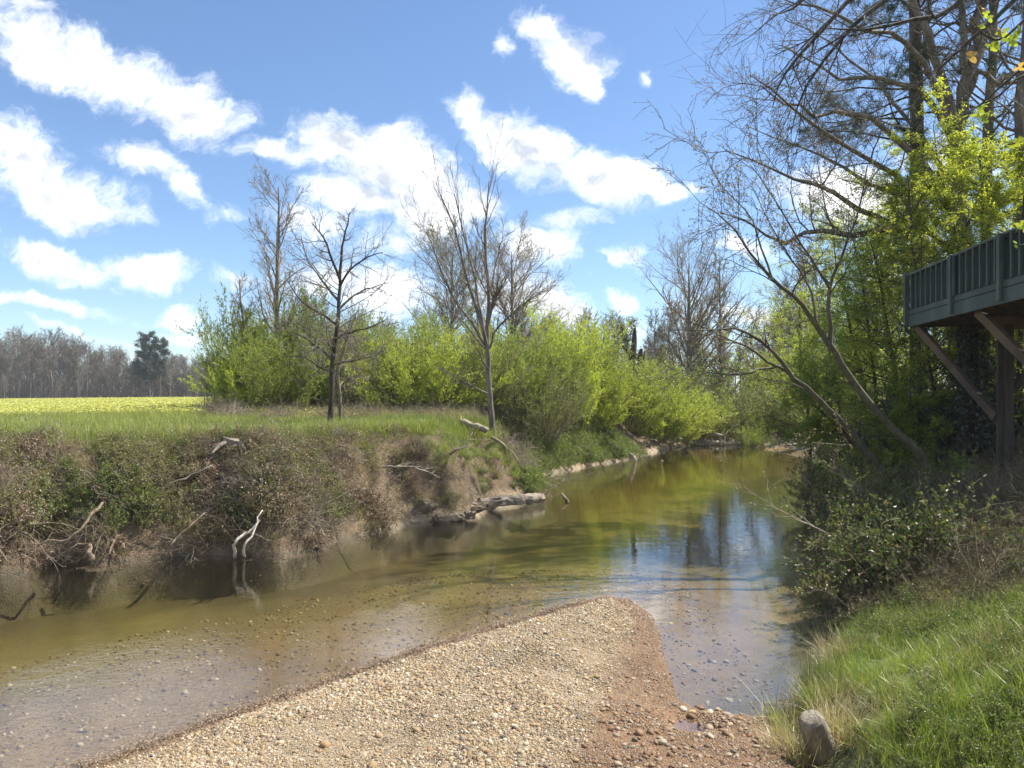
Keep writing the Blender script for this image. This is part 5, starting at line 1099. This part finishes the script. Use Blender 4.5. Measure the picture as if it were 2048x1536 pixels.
def peb(seed, mt, sub=2):
    q = R_(seed); import bmesh
    bm = bmesh.new(); bmesh.ops.create_icosphere(bm, subdivisions=sub, radius=1.0); V = np.array([v.co[:] for v in bm.verts]); T = np.array([[v.index for v in f.verts] for f in bm.faces]); bm.free()
    for k in range(4): nn = q.normal(size=3); nn /= np.linalg.norm(nn); dd = V@nn; V = V-np.where(dd > .62, (dd-.62)*.75, 0)[:, None]*nn
    V = V*(1+q.normal(0, .03, (len(V), 1)))*np.array([1, q.uniform(.65, .9), q.uniform(.42, .62)]); b = MB(); b.raw(V, None, T, q.uniform(0, 1)); return b.mesh('stone', M[mt], True)
PD = [bpy.data.objects.new('pebble', peb(700+k, 'pebble_dry', 1)) for k in range(6)]; PB = [bpy.data.objects.new('pebble', peb(780+k, 'pebble_bed', 1)) for k in range(4)]; PW = [bpy.data.objects.new('pebble', peb(720+k, 'pebble_wet', 1)) for k in range(5)]
SD = [peb(740+k, 'pebble_dry') for k in range(6)]; SW = [peb(760+k, 'pebble_wet') for k in range(4)]
def pebbles(name, temps, x, y, s, q, lift=.15):
    n = len(x); z = terrain(x, y); rot = np.stack([q.normal(0, .35, n), q.normal(0, .35, n), q.uniform(0, 6.28, n)], 1)
    return scatter(name, temps, np.stack([x, y, z+s*lift], 1), rot, s[:, None]*np.ones((1, 3)), q.integers(0, len(temps), n), ground)
q = R_(610)
wetf = lambda x, y, dB: np.clip(sm(.36, .12, dB)+sm(-.25, .3, x-(.57+.29*(y-5.39))+fbm(x, y, .9, 41, 4)*.25), 0, 1)
N_ = 420000; x = q.uniform(-4.6, 2.4, N_); y = 4.4+(10.4-4.4)*q.uniform(0, 1, N_)**1.2; h, ins, a_, b_, c_, dBq, Wq = terrain(x, y, True)
k = (Wq[3] > .35) & (h > -.004) & (h < .9); x, y, dBq, ins, h = x[k], y[k], dBq[k], ins[k], h[k]; wf = wetf(x, y, dBq+fbm(x, y, .3, 71, 3)*.12) > q.uniform(.25, .75, len(x)); wf |= ins
s = q.lognormal(np.log(.0070), .50, len(x))*(1+.55*fbm(x, y, 1.1, 73, 3)+.25*fbm(x, y, .35, 74, 2)); s = np.clip(s*np.where(wf, .8, 1.0), .004, .034)
print('pebbles', len(x)); pebbles('gravel', PD, x[~wf], y[~wf], s[~wf], q); pebbles('wet_gravel', PW, x[wf], y[wf], s[wf], q, .0)
# submerged pebbles on the shallow bed
N_ = 15000; x = q.uniform(-6.5, 2.6, N_); y = q.uniform(4.6, 13, N_); h, ins, *_r = terrain(x, y, True); k = ins & (h > -.42) & (q.uniform(0, 1, N_) < .7); s = np.clip(q.lognormal(np.log(.014), .5, k.sum()), .006, .045)
pebbles('bed_gravel', PB, x[k], y[k], s, q, .1)
# gravel of the far bar
N_ = 5000; x = q.uniform(8, 17, N_); y = q.uniform(38.5, 47, N_); h, ins, a_, b_, c_, d_, Wq = terrain(x, y, True); k = (~ins) & (b_ < 3); pebbles('far_gravel', PD, x[k], y[k], q.uniform(.03, .12, k.sum()), q)
# the larger stones one by one
n = 0; tries = 0
while n < 285 and tries < 4000:
    tries += 1; x0 = q.uniform(-4, 2.1); y0 = 4.9+3.5*q.uniform(0, 1)**1.6
    if tries < 900 and q.uniform() < .5: x0 = q.uniform(.7, 2.0); y0 = q.uniform(4.9, 6.2)
    h, ins, a_, b_, c_, dd, Wq = terrain(np.array([x0]), np.array([y0]), True)
    if ins[0] or Wq[3][0] < .4 or dd[0] < .08 or h[0] > 1: continue
    wt_ = wetf(x0, y0, dd[0]) > q.uniform(.2, .9); me_ = (SW if wt_ else SD)[q.integers(0, 4)]; sc = np.clip(q.lognormal(np.log(.025), .3), .017, .05)
    o = bpy.data.objects.new('stone', me_); COL.objects.link(o); o.parent = ground; o.location = (x0, y0, h[0]+sc*.2); o.scale = (sc, sc, sc); o.rotation_euler = (q.normal(0, .25), q.normal(0, .25), q.uniform(0, 6.28)); n += 1
# little spit of cobbles between pool and puddle
for k, (a_, b_) in enumerate([(1350,1418),(1366,1424),(1384,1428),(1400,1416),(1420,1428),(1436,1420),(1380,1436),(1410,1432),(1452,1436),(1480,1450),(1330,1470),(1462,1512),(1500,1500)]):
    x0, y0 = wat(a_, b_); sc = q.uniform(.03, .055); o = bpy.data.objects.new('stone', SD[k % 6] if k % 3 else SW[k % 4]); COL.objects.link(o); o.parent = ground; o.location = (x0, y0, max(ground_z(x0, y0), 0)+.005); o.scale = (sc,)*3; o.rotation_euler = (0, 0, k*1.9)

# ------------------------------------------------------------------ left bank cover
q = R_(620); T = lambda a, b: (lambda x, y, h, ins, dl, df, dr, db, W: (~ins)*(W[0] > .5)*sm(a[0], a[1], dl)*sm(b[1], b[0], dl))
def zone(n, f, x0=-13, x1=9, y0=9.5, y1=30): return region(q, n, x0, x1, y0, y1, f)
bf = lambda a, b, nz=0, th=0.: (lambda x, y, h, ins, dl, df, dr, db, W: (~ins)*(W[0] > .5)*(dl > a)*(dl < b)*((fbm(x, y, 1.1, nz, 3) > th) if nz else 1.)*np.clip(14/y, .2, 1)**2)
def low(x, y):
    h, ins, dl, *_r = terrain(x, y, True); return np.clip(1.15-dl*.42, .38, 1)
def low(x, y):
    h, ins, dl, *_r = terrain(x, y, True); return np.clip(1.15-dl*.42, .38, 1)*np.interp(x, [-3.5, -1], [1, .62])
def east(x, y, v): return np.random.default_rng(9).uniform(0, 1, len(x)) < np.interp(x, [-4.5, -1.0], [1, v])
def bank(nm, tp, n, f, s, tilt, v, keep=1.):
    x, y = zone(n, f); k = east(x, y, v); put(nm, tp, x[k], y[k], q, s, tilt, m=low(x[k], y[k]))
bank('bank_brambles', CO, 12000, bf(.25, 2.3, 51, .02), (.35, .8), .35, .45)
bank('dry_tangle', CT, 7000, bf(.05, 2.0, 52, -.05), (.3, .8), .5, .45)
bank('dead_leaf_tangle', CB, 9000, bf(.05, 2.0, 53, -.03), (.4, .9), .5, .4)
TV = [clump('leaf_dead', 'twig', 12, 1.3, 0, 0, 0, n1=3, n2=2, up=-.16, wob=.10) for _ in range(2)]
bank('hanging_vines', TV, 3200, bf(.2, 2.2, 59, .02), (.5, 1.1), .4, .6)
bank('loose_sticks', CV, 1900, bf(.1, 1.7), (.3, .8), .7, .6)
bank('bank_weeds', CG, 11000, bf(.2, 3.0, 54, .06), (.4, 1.0), .3, 1.)
x, y = zone(2600, bf(.0, 2.4, 57, .0)); put('bank_litter', TL, x, y, q, (.4, .8), .5)
bank('dry_bank_grass', TD, 22000, bf(.05, 2.8, 55, -.1), (.6, 1.6), .4, .9)
x, y = zone(30000, bf(1.0, 5.0, 56, -.35)); put('bank_top_grass', TGL, x, y, q, (.5, 1.1), .2, m=np.clip(low(x, y)*1.5, 0, .8))
x, y = zone(16000, lambda x, y, h, ins, dl, df, dr, db, W: (~ins)*(W[0] > .5)*(dl > .7)*(dl < 4)*(x > -4.2)*(fbm(x, y, 1.2, 58, 3) > -.2)); put('slope_grass', TGL, x, y, q, (.5, 1.1), .3)
gm_ = lambda x, y, h, ins, dl, df, dr, db, W: (~ins)*(W[0] > .5)*(dl > .12)*(dl < 4)*(x > .4)
x, y = zone(9000, gm_, -1, 9, 14, 34); put('green_bank_grass', TGL, x, y, q, (.7, 1.5), .25)
x, y = zone(2600, gm_, -1, 9, 14, 34); put('green_bank_weeds', CG, x, y, q, (.6, 1.3), .25)
# field: short grass near, taller, yellow with flowers further out
q = R_(630)
def field(n, Y0, Y1, x_lo=-90, dens=None, pmax=700):
    Y = Y0*(Y1/Y0)**q.uniform(0, 1, n); p = q.uniform(-80, pmax, n); x = (p-1024)/F*Y; h, ins, dl, *_r = terrain(x, Y, True); k = (~ins) & (dl > 1.5); return x[k], Y[k]
x, y = field(15000, 13, 42, pmax=1100); put('field_grass', TF, x, y, q, (.55, 1.1), .12)
x, y = field(12000, 24, 150); put('yellow_crop', TC, x, y, q, (.7, 1.2), .03, zs=(.35, .6))
# dry reeds along the foot of the thicket
Y = q.uniform(19.5, 25, 1500); p = q.uniform(415, 960, 1500); k = Y > 22.5-.0035*(p-415)*.9; x = (p[k]-1024)/F*Y[k]; put('dry_reeds', TRD, x, Y[k], q, (.22, .5), .15)
Y = q.uniform(21, 30, 260); p = q.uniform(420, 1250, 260); x = (p-1024)/F*Y; h, ins, dl, *_r = terrain(x, Y, True); k = (~ins) & (dl > .3); put('thicket_brambles', CT, x[k], Y[k], q, (.4, .9), .3)
k = q.uniform(0, 1, len(x)) < .5; k &= (~ins) & (dl > .3); put('thicket_dead_brush', CB, x[k], Y[k], q, (.4, .9), .3)
for k_, p in enumerate((408, 413, 427, 431)):
    Y = 25.5; x0 = (p-1024)/F*Y; b = MB(); P = spline([(0,0,-.05),(.02,0,.5),(.0,.02,1.0+.25*(k_ % 2))], 6); b.tubes(P, np.linspace(.018, .006, 6), 4); g = grow(q, P, np.linspace(.018, .006, 6), n=9, t=(.3,1), ang=(20,45), ln=(.1,.3), K=3, minr=.004); b.tubes(*g, 3)
    o = b.build('dead_stalk', M['bark_dark'], None, True); o.location = (x0, Y, ground_z(x0, Y)); tag(o, 'thin dark dead stalk at the field end of the thicket', 'plant', 'dead stalks at the field end of the thicket')

# ------------------------------------------------------------------ right bank cover
q = R_(640)
yb = lambda x, y: 8.6-1.25*np.clip(x-3.3, 0, 2.6)+fbm(x, y, 1.0, 80, 3)*.8
rz = lambda a, b, y0, y1, th=-9., nz=81: (lambda x, y, h, ins, dl, df, dr, db, W: (~ins)*(W[2] > .45)*(dr > a)*(dr < b)*(y > y0)*(y < y1)*((y > yb(x, y)) if y1 > 20 else 1.)*((y < yb(x, y)+.9) if y1 < 10.5 else 1.)*(fbm(x, y, .8, nz, 3) > th))
st_ = W(1650, 1500, .15)
def Zr(n, f):
    x, y = region(q, n, 1.3, 11, 3.2, 26, f); k = np.hypot(x-st_[0]+.05, (y-st_[1])*.8) > .20; k &= ~((np.abs(x-st_[0]+.08) < .17) & (y < st_[1]+.1) & (y > 4.6)); return x[k], y[k]
x, y = Zr(30000, rz(.05, 6, 3.4, 9.6, -.12)); put('grass', TG, x, y, q, (.4, .9), .25)
x, y = Zr(9000, rz(.05, 6, 3.4, 9.2, .10, 82)); put('long_grass', TGL, x, y, q, (.4, .8), .2)
x, y = Zr(14000, rz(.0, 6, 3.4, 10, -.02, 83)); put('dry_grass', TD, x, y, q, (.4, .9), .35)
x, y = Zr(10000, rz(.1, 6, 3.4, 11, -.1, 84)); put('ground_weeds', CG, x, y, q, (.18, .45), .25)
x, y = Zr(9000, rz(.0, 6, 4, 9, .12, 85)); put('fallen_leaves', TL, x, y, q, (.25, .5), .2)
x, y = Zr(9000, rz(.0, 6, 9, 30, -.3, 85)); put('shade_leaf_litter', TL, x, y, q, (.4, .9), .2)
x, y = Zr(9000, rz(.0, 6, 5.5, 26, -.1, 86)); k = q.uniform(0, 1, len(x)) < .22; k2 = (~k)*(q.uniform(0, 1, len(x)) < .4); put('bank_brush', CO, x[k], y[k], q, (.15, .45), .35); put('shaded_brush', CGD, x[k2], y[k2], q, (.2, .6), .35)  # the shaded brush has shade mixed into its leaf green
x, y = Zr(2200, rz(.0, 3.0, 6, 26, -.05, 87)); put('stick_tangle', CT2, x, y, q, (.4, 1.0), .45)
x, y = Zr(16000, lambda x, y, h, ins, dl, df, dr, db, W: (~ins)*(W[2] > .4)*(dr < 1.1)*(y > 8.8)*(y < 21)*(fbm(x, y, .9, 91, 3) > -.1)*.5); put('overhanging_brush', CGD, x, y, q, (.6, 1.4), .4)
x, y = Zr(9000, rz(.0, 6, 5.5, 26, -.1, 88)); k = q.uniform(0, 1, len(x)) < .35; put('leafy_brush', CG, x[k], y[k], q, (.25, .6), .3); k = q.uniform(0, 1, len(x)) < .35; put('twiggy_brush', CT2, x[k], y[k], q, (.3, .75), .4)
x, y = Zr(380, rz(.0, 2.4, 8.6, 21)); put('pale_sticks', CV, x, y, q, (.3, .8), .6)
x, y = Zr(1500, rz(.0, .35, 5.5, 9.5, -.1, 89)); put('shore_dry_grass', TD, x, y, q, (.8, 1.5), .3)
x, y = Zr(500, rz(.0, .5, 7.2, 9.8)); put('brown_shore_brush', CB, x, y, q, (.3, .6), .4)
# rush clump and tussocks as plants of their own
for (a_, b_, temp, nn, s, lab, nm) in ((1640,1410,TR,7,.62,'tall dark green rush clump standing at the water edge above the stump','rush_clump'), (1740,1290,TR,4,.55,'rush clump on the shore between dry grasses','rush_clump'),
                                  (1692,1352,TD,6,1.1,'pale dry tussock with matted dead blades at the shore','dry_tussock'), (1585,1520,TD,5,1.1,'straw coloured tussock at the bottom edge left of the stump','dry_tussock'), (1690,1505,TD,5,1.0,'tangle of bleached grass around the foot of the stump','dry_tussock')):
    c = np.array([*wat(a_, b_, .1), 0]); c[2] = ground_z(c[0], c[1]); b = MB()
    for k in range(nn):
        dx, dy = q.normal(0, .10, 2); bb = MB()
        if temp is TR: blades(bb, q, 70, .09, (.35,.75), (.003,.006), lean=.28, droop=.25)
        else: blades(bb, q, 90, .10, (.15,.42), (.003,.006), lean=.7, droop=.8)
        b.raw(np.concatenate(bb.V)*s+np.array([dx, dy, 0]), np.concatenate(bb.Q), None, np.concatenate(bb.A))
    o = b.build(nm, M['rush' if temp is TR else 'grass_dry']); o.location = tuple(c); tag(o, lab, 'grass clump')
# debris line round the gravel bar
q = R_(650); x, y = region(q, 9000, -4.5, 2.2, 4, 10.5, lambda x, y, h, ins, dl, df, dr, db, W: (~ins)*(W[3] > .5)*(db < .16)*(x < .9)); put('leaf_debris', TLs, x, y, q, (.6, 1.2), .1)
x, y = region(q, 260, -4.2, 2.2, 4.6, 9.5, lambda x, y, h, ins, dl, df, dr, db, W: (~ins)*(W[3] > .5)*(fbm(x, y, .7, 92, 3) > .05)); put('scattered_leaves', TLs, x, y, q, (.4, 1.0), .1)
x, y = region(q, 40, -4.2, 2.2, 4.8, 9.5, lambda x, y, h, ins, dl, df, dr, db, W: (~ins)*(W[3] > .5)); put('stranded_twigs', CV, x, y, q, (.06, .16), 1.2)
# floating leaves and twigs by the roots
x, y = region(q, 300, -7, -2, 10.4, 13, lambda x, y, h, ins, dl, df, dr, db, W: ins*(dl < .35)); n = len(x)
scatter('floating_debris', TLs, np.stack([x, y, np.full(n, -.004)], 1), np.stack([0*x, 0*x, q.uniform(0, 6, n)], 1), np.full((n, 3), 1.0)*np.array([1, 1, .15]), q.integers(0, 2, n))
